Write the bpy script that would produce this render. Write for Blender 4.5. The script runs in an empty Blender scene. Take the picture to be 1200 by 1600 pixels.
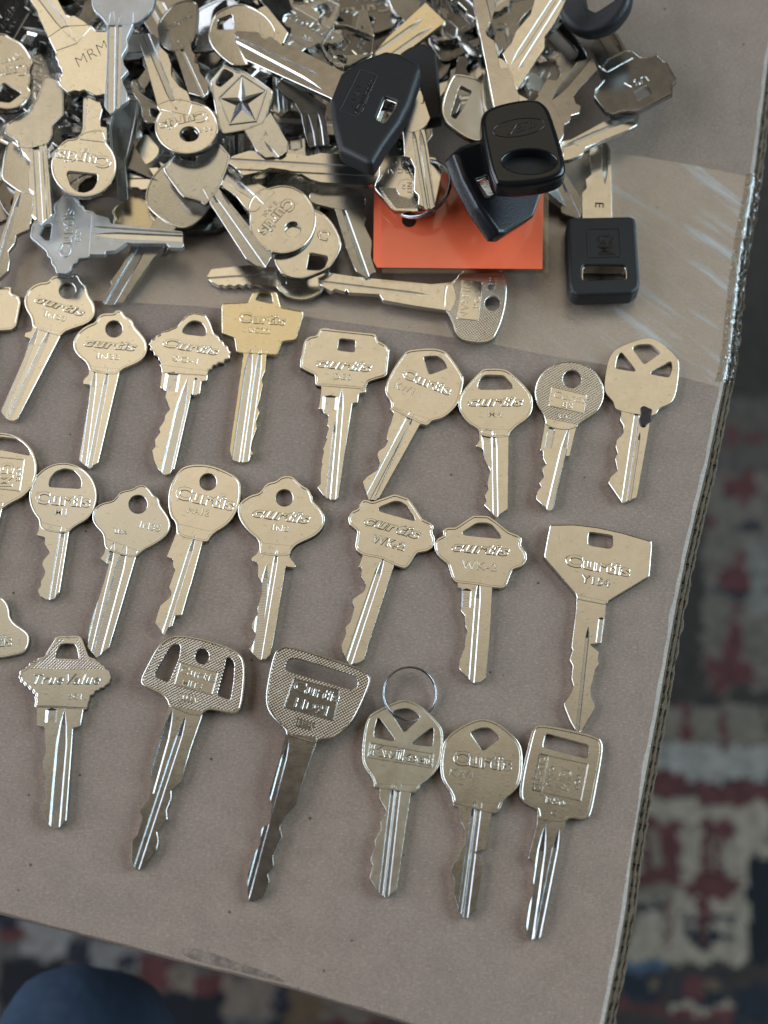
import bpy, bmesh, math, random
from mathutils import Vector, Matrix, noise
R = math.radians
rnd = random.Random(7)
# ------------------------------------------------------------------ camera, world, lights, exposure
sc = bpy.context.scene
F = 2400.0; PHI = R(19.5); DIST = 0.485
CAM = Vector((0, -DIST*math.sin(PHI), DIST*math.cos(PHI)))
cam = bpy.data.cameras.new('camera'); camo = bpy.data.objects.new('camera', cam)
sc.collection.objects.link(camo); sc.camera = camo
camo.location = CAM; camo.rotation_euler = (PHI, 0, 0)
cam.sensor_fit = 'VERTICAL'; cam.sensor_height = 36; cam.lens = 54
cam.clip_start = 0.02; cam.clip_end = 60
cam.dof.use_dof = True; cam.dof.focus_distance = DIST - 0.006; cam.dof.aperture_fstop = 8.0
sc.view_settings.view_transform = 'Standard'; sc.view_settings.look = 'None'
sc.view_settings.exposure = 0; sc.view_settings.gamma = 1

w = bpy.data.worlds.new('World'); sc.world = w; w.use_nodes = True
nt = w.node_tree; N = nt.nodes; L = nt.links
for n in list(N): N.remove(n)
def nd(tree, t, **k):
    n = tree.nodes.new(t)
    for a, v in k.items(): setattr(n, a, v)
    return n
out = nd(nt, 'ShaderNodeOutputWorld'); bg = nd(nt, 'ShaderNodeBackground')
tc = nd(nt, 'ShaderNodeTexCoord')
sep = nd(nt, 'ShaderNodeSeparateXYZ'); L.new(tc.outputs['Generated'], sep.inputs[0])
# the room seen by the metal: a warm wall and ceiling to the north, the dark mass of whoever leans over the box overhead and to the south
rampN = nd(nt, 'ShaderNodeValToRGB')
m1 = nd(nt, 'ShaderNodeMath', operation='MULTIPLY_ADD'); L.new(sep.outputs['Y'], m1.inputs[0]); m1.inputs[1].default_value = 0.5; m1.inputs[2].default_value = 0.5
L.new(m1.outputs[0], rampN.inputs[0])
e = rampN.color_ramp.elements
e[0].position = 0.0; e[0].color = (0.04, 0.038, 0.036, 1)
e[1].position = 1.0; e[1].color = (0.05, 0.045, 0.04, 1)
for p, c in ((0.40, (0.025, 0.024, 0.024, 1)), (0.53, (0.06, 0.053, 0.046, 1)), (0.565, (0.075, 0.065, 0.055, 1)), (0.588, (0.42, 0.38, 0.29, 1)), (0.645, (0.84, 0.73, 0.54, 1)), (0.76, (0.98, 0.83, 0.59, 1)), (0.84, (0.70, 0.60, 0.44, 1)), (0.89, (0.20, 0.17, 0.13, 1))):
    x = e.new(p); x.color = c
nz = nd(nt, 'ShaderNodeTexNoise'); nz.inputs['Scale'].default_value = 2.4; nz.inputs['Detail'].default_value = 2
L.new(tc.outputs['Generated'], nz.inputs['Vector'])
rz = nd(nt, 'ShaderNodeMapRange'); L.new(nz.outputs[0], rz.inputs[0]); rz.inputs[1].default_value = 0.35; rz.inputs[2].default_value = 0.65; rz.inputs[3].default_value = 0.62; rz.inputs[4].default_value = 1.2
mx = nd(nt, 'ShaderNodeVectorMath', operation='SCALE'); L.new(rampN.outputs[0], mx.inputs[0]); L.new(rz.outputs[0], mx.inputs['Scale'])
# darker towards the horizon
zr = nd(nt, 'ShaderNodeMapRange'); L.new(sep.outputs['Z'], zr.inputs[0]); zr.inputs[1].default_value = -0.1; zr.inputs[2].default_value = 0.55; zr.inputs[3].default_value = 0.08; zr.inputs[4].default_value = 1.0
mz = nd(nt, 'ShaderNodeVectorMath', operation='SCALE'); L.new(mx.outputs[0], mz.inputs[0]); L.new(zr.outputs[0], mz.inputs['Scale'])
ax = nd(nt, 'ShaderNodeMath', operation='ABSOLUTE'); L.new(sep.outputs['X'], ax.inputs[0])
xr = nd(nt, 'ShaderNodeMapRange', interpolation_type='SMOOTHSTEP'); L.new(ax.outputs[0], xr.inputs[0]); xr.inputs[1].default_value = 0.26; xr.inputs[2].default_value = 0.40; xr.inputs[3].default_value = 1.0; xr.inputs[4].default_value = 0.035
mw = nd(nt, 'ShaderNodeVectorMath', operation='SCALE'); L.new(mz.outputs[0], mw.inputs[0]); L.new(xr.outputs[0], mw.inputs['Scale'])
L.new(mw.outputs[0], bg.inputs[0]); bg.inputs[1].default_value = 1.0; L.new(bg.outputs[0], out.inputs[0])

def area(name, loc, size, sy, power, col):
    l = bpy.data.lights.new(name, 'AREA'); l.shape = 'RECTANGLE'; l.size = size; l.size_y = sy; l.energy = power; l.color = col
    o = bpy.data.objects.new(name, l); sc.collection.objects.link(o); o.location = loc
    o.rotation_euler = (Vector((0, 0.03, 0)) - Vector(loc)).to_track_quat('-Z', 'Y').to_euler()
    return o
area('window_west', (-1.85, 0.10, 1.05), 2.2, 1.6, 62, (0.80, 0.88, 1.0))
area('window_east', (1.55, 0.30, 0.80), 1.6, 1.1, 42, (0.66, 0.87, 1.0))

# ------------------------------------------------------------------ helpers
def ray(px, py):
    d = Vector(((px-600)/F, -(py-800)/F, -1.0))
    return Matrix.Rotation(PHI, 3, 'X') @ d
def hit(px, py, z=0.0):            # point of the level plane z seen at a place in the photograph
    d = ray(px, py); return CAM + d*((z-CAM.z)/d.z)
def hitp(px, py, p0, n):
    d = ray(px, py); return CAM + d*((p0-CAM).dot(n)/d.dot(n))
def tag(o, label=None, cat=None, group=None, kind=None):
    if label: o['label'] = label
    if cat: o['category'] = cat
    if group: o['group'] = group
    if kind: o['kind'] = kind
    return o
def link(name, me, mats, parent=None):
    o = bpy.data.objects.new(name, me); sc.collection.objects.link(o)
    for m in (mats if isinstance(mats, (list, tuple)) else [mats]):
        if m and m.name not in [x.name for x in me.materials if x]: me.materials.append(m)
    if parent: o.parent = parent
    return o
def empty(name, M):
    o = bpy.data.objects.new(name, None); sc.collection.objects.link(o); o.matrix_world = M
    o.empty_display_size = 0.005
    return o
def eval_mesh(o):
    dg = bpy.context.evaluated_depsgraph_get()
    me = bpy.data.meshes.new_from_object(o.evaluated_get(dg), depsgraph=dg); return me
def finish(me, ang=26, scale=0.001, weld=True):
    bm = bmesh.new(); bm.from_mesh(me)
    if weld: bmesh.ops.remove_doubles(bm, verts=bm.verts, dist=0.0015)
    bmesh.ops.recalc_face_normals(bm, faces=bm.faces)
    bm.to_mesh(me); bm.free()
    if scale != 1: me.transform(Matrix.Scale(scale, 4))
    me.shade_smooth(); me.set_sharp_from_angle(angle=R(ang))
    at = me.attributes.get('sharp_edge') or me.attributes.new('sharp_edge', 'BOOLEAN', 'EDGE')
    cnt = {}; ek = {tuple(sorted(e.vertices)): e.index for e in me.edges}
    for p in me.polygons:
        f = abs(p.normal.z) > 0.9985
        for k in p.edge_keys: cnt.setdefault(k, []).append(f)
    for k, v in cnt.items():
        if any(v) and not all(v): at.data[ek[tuple(sorted(k))]].value = True
    return me
def area2(p): return 0.5*sum(p[i][0]*p[(i+1) % len(p)][1]-p[(i+1) % len(p)][0]*p[i][1] for i in range(len(p)))
def chaikin(p, q=0.25, lim=1e9, it=1):
    for _ in range(it):
        r = []
        for i in range(len(p)):
            a, b = Vector(p[i]), Vector(p[(i+1) % len(p)]); d = b-a; l = d.length
            if l < 1e-5: continue
            t = min(q, lim/l); r += [tuple(a+d*t), tuple(b-d*t)]
        p = r
    return p
def resample(p, step):
    r = []
    for i in range(len(p)):
        a, b = Vector(p[i]), Vector(p[(i+1) % len(p)]); n = max(1, int((b-a).length/step))
        r += [tuple(a+(b-a)*k/n) for k in range(n)]
    return r
def inset(p, d):
    if area2(p) < 0: p = p[::-1]
    r = []; n = len(p)
    for i in range(n):
        a, b, c = Vector(p[i-1]), Vector(p[i]), Vector(p[(i+1) % n])
        e1 = (b-a); e2 = (c-b)
        if e1.length < 1e-6 or e2.length < 1e-6: continue
        n1 = Vector((-e1.y, e1.x)).normalized(); n2 = Vector((-e2.y, e2.x)).normalized()
        m = n1+n2
        if m.length < 1e-3: m = n1
        m.normalize(); k = min(1.5, 1/max(0.3, m.dot(n1)))
        r.append(tuple(b+m*d*k))
    return r
def clean_inset(p, d):                # keep only inset points that stay far enough from the outline
    q = inset(p, d); out_ = []
    P = [Vector(a) for a in p]
    for v in q:
        vv = Vector(v); m = 1e9
        for i in range(len(P)):
            a, b = P[i], P[(i+1) % len(P)]; ab = b-a; L2 = ab.length_squared
            t = 0 if L2 < 1e-9 else max(0, min(1, (vv-a).dot(ab)/L2))
            m = min(m, (a+ab*t-vv).length)
        if m > d*0.93: out_.append(v)
    return out_ if len(out_) > 3 else q
def plate(loops, z0, z1, bev=0.12, res=1, side='both'):
    """solid sheet with holes, in mm"""
    cu = bpy.data.curves.new('c', 'CURVE'); cu.dimensions = '2D'; cu.fill_mode = 'BOTH'
    for lp in loops:
        s = cu.splines.new('POLY'); s.points.add(len(lp)-1)
        for i, p in enumerate(lp): s.points[i].co = (p[0], p[1], 0, 1)
        s.use_cyclic_u = True
    h = (z1-z0)/2; bev = min(bev, h*0.98)
    cu.extrude = h-bev; cu.bevel_depth = bev; cu.bevel_resolution = res; cu.offset = -bev
    o = bpy.data.objects.new('t', cu); sc.collection.objects.link(o)
    me = eval_mesh(o); bpy.data.objects.remove(o); bpy.data.curves.remove(cu)
    me.transform(Matrix.Translation((0, 0, (z0+z1)/2))); me.materials.clear(); return me
def offs(p, d):
    n = len(p); r = []
    for i in range(n):
        a, b, c = Vector(p[i-1]), Vector(p[i]), Vector(p[(i+1) % n])
        n1 = Vector((-(b-a).y, (b-a).x)).normalized(); n2 = Vector((-(c-b).y, (c-b).x)).normalized()
        m = (n1+n2).normalized(); r.append(tuple(b+m*d*min(1.4, 1/max(0.4, m.dot(n1)))))
    return r
def fobplate(loops, z0, z1, bev, seg=4):
    bm = bmesh.new(); tops = []; bots = []
    for li, lp in enumerate(loops):
        if area2(lp) < 0: lp = lp[::-1]
        lp = [p for i, p in enumerate(lp) if (Vector(p)-Vector(lp[i-1])).length > 0.02]
        b = bev if li == 0 else min(bev*0.5, 0.7); sgn = 1 if li == 0 else -1; lv = []
        for k in range(seg+1):
            t = math.pi/2*k/seg; lv.append((b*(1-math.sin(t)), z0+b*(1-math.cos(t))))
        prof = [(x, z) for x, z in lv]+[(x, z1+z0-z) for x, z in lv[::-1]]
        rings = []
        for x, z in prof: rings.append([bm.verts.new((q[0], q[1], z)) for q in offs(lp, sgn*x)])
        n = len(lp)
        for a, c in zip(rings, rings[1:]):
            for i in range(n): bm.faces.new((a[i], a[(i+1) % n], c[(i+1) % n], c[i]))
        tops.append(rings[-1]); bots.append(rings[0])
    for grp in (tops, bots):
        es = []
        for r_ in grp:
            for i in range(len(r_)): es.append(bm.edges.get((r_[i], r_[(i+1) % len(r_)])))
        bmesh.ops.triangle_fill(bm, use_beauty=True, edges=es)
    me = bpy.data.meshes.new('fob'); bm.to_mesh(me); bm.free(); return me
def joinm(ms):
    bm = bmesh.new()
    for m in ms: bm.from_mesh(m)
    r = bpy.data.meshes.new('m'); bm.to_mesh(r); bm.free()
    return r
def text_mesh(s, p1, p2, h, z0, z1, shear=0.0, bold=0.0, bev=0.05):
    cu = bpy.data.curves.new('t', 'FONT'); cu.body = s; size = h/0.72; cu.size = size
    cu.shear = shear; cu.resolution_u = 4; cu.extrude = 0.1; cu.offset = bold*h-bev*0.8; cu.space_character = 1.06
    cu.bevel_depth = 0; 
    o = bpy.data.objects.new('t', cu); sc.collection.objects.link(o)
    if h < 2.6: bev = min(bev, 0.05); bold = min(bold, 0.03); cu.space_character = 1.16
    cu.offset = bold*h-bev*0.8
    dpt = (z1-z0)/2; b = min(bev, dpt*0.9); cu.extrude = dpt-b; cu.bevel_depth = b; cu.bevel_resolution = 0
    me = eval_mesh(o); bpy.data.objects.remove(o); bpy.data.curves.remove(cu); me.materials.clear()
    xs = [v.co.x for v in me.vertices]
    if not xs: return me
    x0, x1 = min(xs), max(xs); p1 = Vector(p1); p2 = Vector(p2); u = (p2-p1); W = u.length; u.normalize()
    sx = W/(x1-x0); v = Vector((-u.y, u.x))
    for vt in me.vertices:
        x = (vt.co.x-x0)*sx; y = vt.co.y; q = p1+u*x+v*y
        vt.co = (q.x, q.y, vt.co.z+(z0+z1)/2)
    return me
def cutter(a, b, w, top, depth, ext=3.0, L=None):
    a = Vector(a); b = Vector(b); u = (b-a).normalized(); v = Vector((-u.y, u.x)); b = b+u*ext
    if L is None: L = min(max(2.6, w*3.2), (b-a).length*0.5)
    vs = []
    for s, k in ((0, 0.04), (L*0.45, 0.62), (L, 1.0), ((b-a).length, 1.0)):
        c = a+u*s; h = w/2*k; d = depth*k
        for (o, z) in ((-h, top+0.4), (-h, top+0.001), (-h*0.68, top-d), (h*0.68, top-d), (h, top+0.001), (h, top+0.4)):
            q = c+v*o; vs.append((q.x, q.y, z))
    fs = [tuple(range(5, -1, -1))]
    for k in range(3):
        for i in range(6):
            j = (i+1) % 6; fs.append((k*6+i, k*6+j, k*6+6+j, k*6+6+i))
    fs.append(tuple(range(18, 24)))
    me = bpy.data.meshes.new('cut'); me.from_pydata(vs, [], fs)
    bm = bmesh.new(); bm.from_mesh(me); bmesh.ops.recalc_face_normals(bm, faces=bm.faces); bm.to_mesh(me); bm.free()
    return me
def boolean(me, cuts, mats):
    me.materials.clear()
    for m in mats: me.materials.append(m)
    o = bpy.data.objects.new('b', me); sc.collection.objects.link(o); tmp = []
    for c in cuts:
        for m in mats: c.materials.append(m)
        for p in c.polygons: p.material_index = 1
        co = bpy.data.objects.new('c', c); sc.collection.objects.link(co); tmp.append(co)
        md = o.modifiers.new('b', 'BOOLEAN'); md.operation = 'DIFFERENCE'; md.solver = 'EXACT'; md.object = co
    r = eval_mesh(o)
    for x in tmp+[o]: bpy.data.objects.remove(x)
    return r if len(r.polygons) > 4 else me
def ell(cx, cy, rx, ry, n=40, a0=0, a1=360, rot=0):
    r = []; full = abs(a1-a0) >= 360; cr, sr = math.cos(R(rot)), math.sin(R(rot))
    for i in range(n):
        t = R(a0+(a1-a0)*i/(n if full else n-1)); x = rx*math.cos(t); y = ry*math.sin(t)
        r.append((cx+x*cr-y*sr, cy+x*sr+y*cr))
    return r

# ------------------------------------------------------------------ materials
def newmat(name):
    m = bpy.data.materials.new(name); m.use_nodes = True; t = m.node_tree; return m, t, t.nodes['Principled BSDF']
def coords(t, scale=1.0, world=False):
    g = nd(t, 'ShaderNodeTexCoord'); mp = nd(t, 'ShaderNodeMapping'); mp.inputs['Scale'].default_value = (scale,)*3
    if world:
        ge = nd(t, 'ShaderNodeNewGeometry'); t.links.new(ge.outputs['Position'], mp.inputs[0])
    else: t.links.new(g.outputs['Object'], mp.inputs[0])
    return mp.outputs[0]
def rotscale(t, vec, ang, sca):
    a = nd(t, 'ShaderNodeMapping'); a.inputs['Rotation'].default_value = (0, 0, R(ang)); t.links.new(vec, a.inputs[0])
    b = nd(t, 'ShaderNodeMapping'); b.inputs['Scale'].default_value = sca; t.links.new(a.outputs[0], b.inputs[0]); return b.outputs[0]
def noise_n(t, vec, scale, detail=3, rough=0.5):
    n = nd(t, 'ShaderNodeTexNoise'); n.inputs['Scale'].default_value = scale; n.inputs['Detail'].default_value = detail; n.inputs['Roughness'].default_value = rough
    t.links.new(vec, n.inputs['Vector']); return n.outputs[0]
def mrange(t, v, a, b, c, d):
    n = nd(t, 'ShaderNodeMapRange'); t.links.new(v, n.inputs[0])
    for i, x in enumerate((a, b, c, d)): n.inputs[i+1].default_value = x
    return n.outputs[0]
def bump(t, h, strength, dist, prev=None):
    n = nd(t, 'ShaderNodeBump'); n.inputs['Strength'].default_value = strength; n.inputs['Distance'].default_value = dist
    t.links.new(h, n.inputs['Height'])
    if prev: t.links.new(prev, n.inputs['Normal'])
    return n.outputs[0]
def mixc(t, f, a, b):
    n = nd(t, 'ShaderNodeMix', data_type='RGBA')
    if isinstance(f, float): n.inputs[0].default_value = f
    else: t.links.new(f, n.inputs[0])
    for i, c in ((6, a), (7, b)):
        if isinstance(c, tuple): n.inputs[i].default_value = c if len(c) == 4 else c+(1,)
        else: t.links.new(c, n.inputs[i])
    return n.outputs[2]
def metal(name, col, rough=0.17, kn=None, dark=None, scr=1.0):
    m, t, b = newmat(name); v = coords(t, 1, False); lk = t.links
    b.inputs['Metallic'].default_value = 1.0
    n1 = noise_n(t, v, 260, 4, 0.6); n2 = noise_n(t, v, 1500, 3, 0.6)
    spots = mrange(t, noise_n(t, v, 700, 2), 0.66, 0.72, 0, 1)
    c = mixc(t, mrange(t, n1, 0.3, 0.7, 0, 1), tuple(x*0.86 for x in col), col)
    c = mixc(t, mrange(t, spots, 0, 1, 0, 0.35), c, tuple(x*0.5 for x in col)); lk.new(c, b.inputs['Base Color'])
    rg = mrange(t, n1, 0.3, 0.7, rough*0.9, rough*1.2); lk.new(rg, b.inputs['Roughness'])
    # fine scratches: noise stretched one way
    g = nd(t, 'ShaderNodeTexCoord'); mp = nd(t, 'ShaderNodeMapping'); mp.inputs['Scale'].default_value = (5000, 160, 1); mp.inputs['Rotation'].default_value = (0, 0, 0.5)
    lk.new(g.outputs['Object'], mp.inputs[0]); sn = noise_n(t, mp.outputs[0], 1, 2)
    nm = bump(t, sn, 0.10*scr, 0.00004); nm = bump(t, n2, 0.16*scr, 0.00006, nm); nm = bump(t, noise_n(t, v, 70, 2), 0.05, 0.0002, nm)
    if kn:                                  # knurled ground: two crossing sets of fine ridges
        for ang in kn[0]:
            mp = nd(t, 'ShaderNodeMapping'); mp.inputs['Rotation'].default_value = (0, 0, R(ang)); lk.new(g.outputs['Object'], mp.inputs[0])
            wv = nd(t, 'ShaderNodeTexWave'); wv.inputs['Scale'].default_value = kn[1]; wv.bands_direction = 'X'; lk.new(mp.outputs[0], wv.inputs[0])
            nm = bump(t, wv.outputs[1], kn[2], kn[3], nm)
    if dark is not None: 
        b.inputs['Metallic'].default_value = dark
    lk.new(nm, b.inputs['Normal']); return m
NICK = metal('nickel_plate', (0.80, 0.768, 0.70)); NICK2 = metal('nickel_plate_cool', (0.74, 0.735, 0.71), 0.17)
BRASSY = metal('brass_worn', (0.85, 0.75, 0.54), 0.22); STEEL = metal('steel_dark', (0.52, 0.50, 0.47), 0.2)
MILL = metal('milled_metal', (0.74, 0.74, 0.73), 0.2, kn=((90,), 620, 0.10, 0.00006)); MILLS = metal('milled_smooth', (0.70, 0.71, 0.71), 0.2)
KNURL = metal('knurled_nickel', (0.80, 0.78, 0.74), 0.22, kn=((45, -45), 430, 0.7, 0.00006))
RIDGE = metal('ridged_nickel', (0.66, 0.62, 0.56), 0.25, kn=((0,), 420, 0.8, 0.00008))
DARKM = metal('dark_metal', (0.16, 0.13, 0.10), 0.45); SHADEM = metal('shade_dark_metal', (0.30, 0.29, 0.28), 0.16); SATIN = metal('satin_nickel', (0.66, 0.68, 0.70), 0.42)
RINGM = metal('ring_steel', (0.40, 0.41, 0.44), 0.18)
def rubber(name, col, rough, bmp=0.5, sc_=1400):
    m, t, b = newmat(name); v = coords(t)
    n = noise_n(t, v, sc_, 3); n1 = noise_n(t, v, 200, 3)
    t.links.new(mixc(t, n1, tuple(x*0.8 for x in col), tuple(x*1.25 for x in col)), b.inputs['Base Color'])
    b.inputs['Roughness'].default_value = rough
    t.links.new(bump(t, n, bmp, 0.0002), b.inputs['Normal']); return m
RUBB = rubber('black_rubber', (0.008, 0.0085, 0.010), 0.5); PLAS = rubber('black_plastic', (0.008, 0.008, 0.008), 0.2, 0.04); NAVY = rubber('navy_black_plastic', (0.005, 0.0055, 0.009), 0.3, 0.35)
INK = rubber('black_ink', (0.01, 0.01, 0.01), 0.5, 0); GUNK = rubber('dark_gunk', (0.02, 0.012, 0.012), 0.3, 1.0, 2500)
INKG = rubber('pressed_shadow', (0.0015, 0.0015, 0.002), 0.35, 0)
def cardmat(name, base, edge=False):
    m, t, b = newmat(name); v = coords(t, 1, True); lk = t.links
    big = noise_n(t, v, 14, 3); mid = noise_n(t, v, 120, 4, 0.6)
    mp = nd(t, 'ShaderNodeMapping'); mp.inputs['Scale'].default_value = (700, 2400, 900); mp.inputs['Rotation'].default_value = (0, 0, 0.4); lk.new(v, mp.inputs[0]); f1 = noise_n(t, mp.outputs[0], 1, 3, 0.7)
    mp2 = nd(t, 'ShaderNodeMapping'); mp2.inputs['Scale'].default_value = (2200, 650, 900); mp2.inputs['Rotation'].default_value = (0, 0, 0.2); lk.new(v, mp2.inputs[0]); f2 = noise_n(t, mp2.outputs[0], 1, 3, 0.7)
    c = mixc(t, mrange(t, mid, 0.3, 0.7, 0, 1), tuple(x*0.88 for x in base), tuple(x*1.08 for x in base))
    c = mixc(t, mrange(t, big, 0.35, 0.65, 0, 0.5), c, (base[0]*0.95, base[1]*0.97, base[2]*1.03))
    f3 = noise_n(t, v, 1100, 2, 0.8)
    c = mixc(t, mrange(t, f3, 0.36, 0.64, 0, 1), mixc(t, 0.22, c, (0.05, 0.04, 0.03)), c)
    c = mixc(t, mrange(t, f1, 0.54, 0.70, 0, 0.55), c, tuple(min(1, x*1.75) for x in base))
    c = mixc(t, mrange(t, f2, 0.55, 0.72, 0, 0.45), c, tuple(x*0.5 for x in base))
    c = mixc(t, mrange(t, noise_n(t, v, 28, 5, 0.65), 0.60, 0.72, 0, 0.22), c, tuple(x*0.55 for x in base))
    sp = nd(t, 'ShaderNodeTexVoronoi'); sp.inputs['Scale'].default_value = 90; lk.new(v, sp.inputs['Vector'])
    c = mixc(t, mrange(t, sp.outputs['Distance'], 0.03, 0.05, 0.8, 0), c, (0.03, 0.025, 0.02)); lk.new(c, b.inputs['Base Color'])
    b.inputs['Roughness'].default_value = 0.62; b.inputs['Specular IOR Level'].default_value = 0.35
    nm = bump(t, f1, 0.45, 0.00012); nm = bump(t, f2, 0.3, 0.0001, nm); nm = bump(t, mid, 0.35, 0.0004, nm); nm = bump(t, big, 0.5, 0.004, nm)
    lk.new(nm, b.inputs['Normal']); return m
CARD = cardmat('kraft_cardboard', (0.272, 0.203, 0.157)); CARDE = cardmat('raw_cardboard_edge', (0.20, 0.15, 0.10)); CARDHI = cardmat('highlit_card_edge', (0.42, 0.38, 0.33))

# ------------------------------------------------------------------ the setting: rug, box, tape
ZF = -0.75
def rug():
    S1 = lambda x, y, s: (lambda a: (x+a[0]/s, y+a[1]/s, x+a[2]/s, y+a[3]/s))
    A = S1(850, 1100, 3.2); B = S1(950, 300, 2.0); Cc = S1(0, 1300, 2.0)
    red = (0.080, 0.026, 0.026); nav = (0.012, 0.015, 0.024); blk = (0.006, 0.008, 0.012); lt = (0.25, 0.205, 0.16); g = (0.14, 0.115, 0.09); dk_shade = (0.032, 0.026, 0.023); bl = (0.05, 0.075, 0.11); br = (0.10, 0.07, 0.04)
    rects = [(A(r), c) for r, c in (
      ((540, 200, 1150, 380), (0.23, 0.21, 0.19)), ((450, 470, 1150, 1250), lt), ((540, 0, 1120, 190), g), ((540, 330, 720, 460), red), ((760, 400, 1150, 510), red), ((680, 0, 740, 200), red), ((870, 30, 920, 240), red),
      ((480, 570, 680, 910), red), ((515, 620, 590, 810), g), ((785, 590, 900, 980), red), ((880, 590, 960, 680), red), ((830, 650, 860, 850), g), ((700, 880, 985, 975), red), ((440, 910, 640, 980), g), ((440, 990, 630, 1030), nav), ((700, 1050, 950, 1095), nav), ((690, 1140, 950, 1195), nav),
      ((600, 960, 640, 1200), red), ((780, 980, 830, 1260), red), ((380, 1210, 1150, 1300), lt), ((380, 1290, 600, 1480), bl), ((380, 1340, 600, 1480), nav), ((540, 1370, 575, 1430), br), ((670, 1350, 900, 1500), nav), ((700, 1360, 800, 1470), red), ((800, 1380, 880, 1450), br), ((640, 1500, 1000, 1540), lt), ((350, 1490, 600, 1540), red), ((640, 1540, 960, 1600), red), ((960, 1400, 1150, 1600), nav), ((1015, 780, 1180, 1300), blk))]
    rects += [(B(r), c) for r, c in (((300, 880, 520, 1560), (0.115, 0.095, 0.08)), ((300, 640, 520, 880), (0.07, 0.058, 0.05)), ((370, 740, 420, 790), red), ((432, 750, 475, 790), red), ((400, 880, 450, 990), red), ((350, 900, 460, 950), red), ((360, 1170, 470, 1250), red), ((395, 1120, 430, 1290), red), ((370, 1330, 410, 1480), red), ((310, 1450, 450, 1550), red), ((400, 1030, 490, 1060), nav), ((300, 1010, 345, 1050), red), ((330, 1240, 480, 1262), nav), ((300, 1500, 370, 1530), red), ((440, 1100, 500, 1330), (0.15, 0.14, 0.125)))]  # darker grounds here carry painted chair shade
    rects += [(Cc(r), c) for r, c in (((-100, 240, 1900, 700), (0.07, 0.068, 0.065)), ((-60, 250, 80, 300), nav), ((60, 270, 230, 390), (0.17, 0.17, 0.165)), ((210, 340, 290, 420), nav), ((0, 300, 70, 340), red), ((290, 340, 440, 430), (0.15, 0.15, 0.145)), ((370, 380, 450, 420), nav), ((440, 390, 540, 490), red), ((520, 420, 620, 500), g), ((620, 440, 680, 530), red), ((680, 450, 850, 580), g), ((480, 500, 700, 640), blk), ((0, 400, 200, 640), blk), ((850, 480, 900, 640), nav), ((890, 500, 1000, 640), br), ((1000, 510, 1200, 590), g), ((1000, 590, 1300, 640), red), ((1300, 560, 1500, 640), g))]
    nx, ny = 340, 380; x0, x1, y0, y1 = -1.0, 1.0, -1.0, 1.2
    xs = []; 
    bm = bmesh.new(); cl = bm.loops.layers.float_color.new('pattern_and_shade')
    def lin(n, a, b, fa, fb, k):            # finer cells where the rug is seen
        r = []; 
        m = int(n*k); o1 = (n-m)//2; o2 = n-m-o1
        r += [a+(fa-a)*i/o1 for i in range(o1)]; r += [fa+(fb-fa)*i/m for i in range(m)]; r += [fb+(b-fb)*i/o2 for i in range(o2+1)]; return r
    X = lin(nx, x0*2.5, x1*2.5, -0.45, 0.50, 0.8); Y = lin(ny, y0*2.5, y1*2.5, -0.30, 0.60, 0.8)
    V = [[bm.verts.new((x, y, ZF)) for x in X] for y in Y]
    Rm = Matrix.Rotation(-PHI, 3, 'X')
    for j in range(len(Y)-1):
        for i in range(len(X)-1):
            f = bm.faces.new((V[j][i], V[j][i+1], V[j+1][i+1], V[j+1][i]))
            cx, cy = (X[i]+X[i+1])/2, (Y[j]+Y[j+1])/2
            d = Rm @ (Vector((cx, cy, ZF))-CAM); px = 600+F*d.x/-d.z; py = 800-F*d.y/-d.z
            w1 = noise.noise(Vector((px/11, py/11, 0)))*9+noise.noise(Vector((px/30, py/30, 2)))*14; w2 = noise.noise(Vector((px/11, py/11, 7)))*9+noise.noise(Vector((px/30, py/30, 5)))*14; w3 = noise.noise(Vector((px/3, py/3, 3)))
            px += w1+w3*2; py += w2
            c = dk_shade  # dark ground: an unseen chair's shadow put into the rug colour
            if not (-250 < px < 1450 and 200 < py < 1800):
                k = (int(px/55)+int(py/45)) % 4; c = (red, g, nav, lt)[k]
            for rc, cc in rects:
                if rc[0] < px < rc[2] and rc[1] < py < rc[3]: c = cc
            v = 1.08*(1+0.45*noise.noise(Vector((cx*120, cy*120, 1))))
            for l in f.loops: l[cl] = (c[0]*v, c[1]*v, c[2]*v, 1)
    me = bpy.data.meshes.new('rug'); bm.to_mesh(me); bm.free()
    m, t, b = newmat('woven_rug'); a = nd(t, 'ShaderNodeVertexColor', layer_name='pattern_and_shade')
    v = coords(t, 1, True); n = noise_n(t, v, 500, 4)
    hs = nd(t, 'ShaderNodeVectorMath', operation='SCALE'); t.links.new(a.outputs[0], hs.inputs[0]); t.links.new(mrange(t, n, 0.3, 0.7, 0.6, 1.4), hs.inputs['Scale'])
    t.links.new(hs.outputs[0], b.inputs['Base Color']); b.inputs['Roughness'].default_value = 0.95; t.links.new(bump(t, n, 0.8, 0.002), b.inputs['Normal'])
    tag(link('rug', me, m), kind='structure')
rug()

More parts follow.
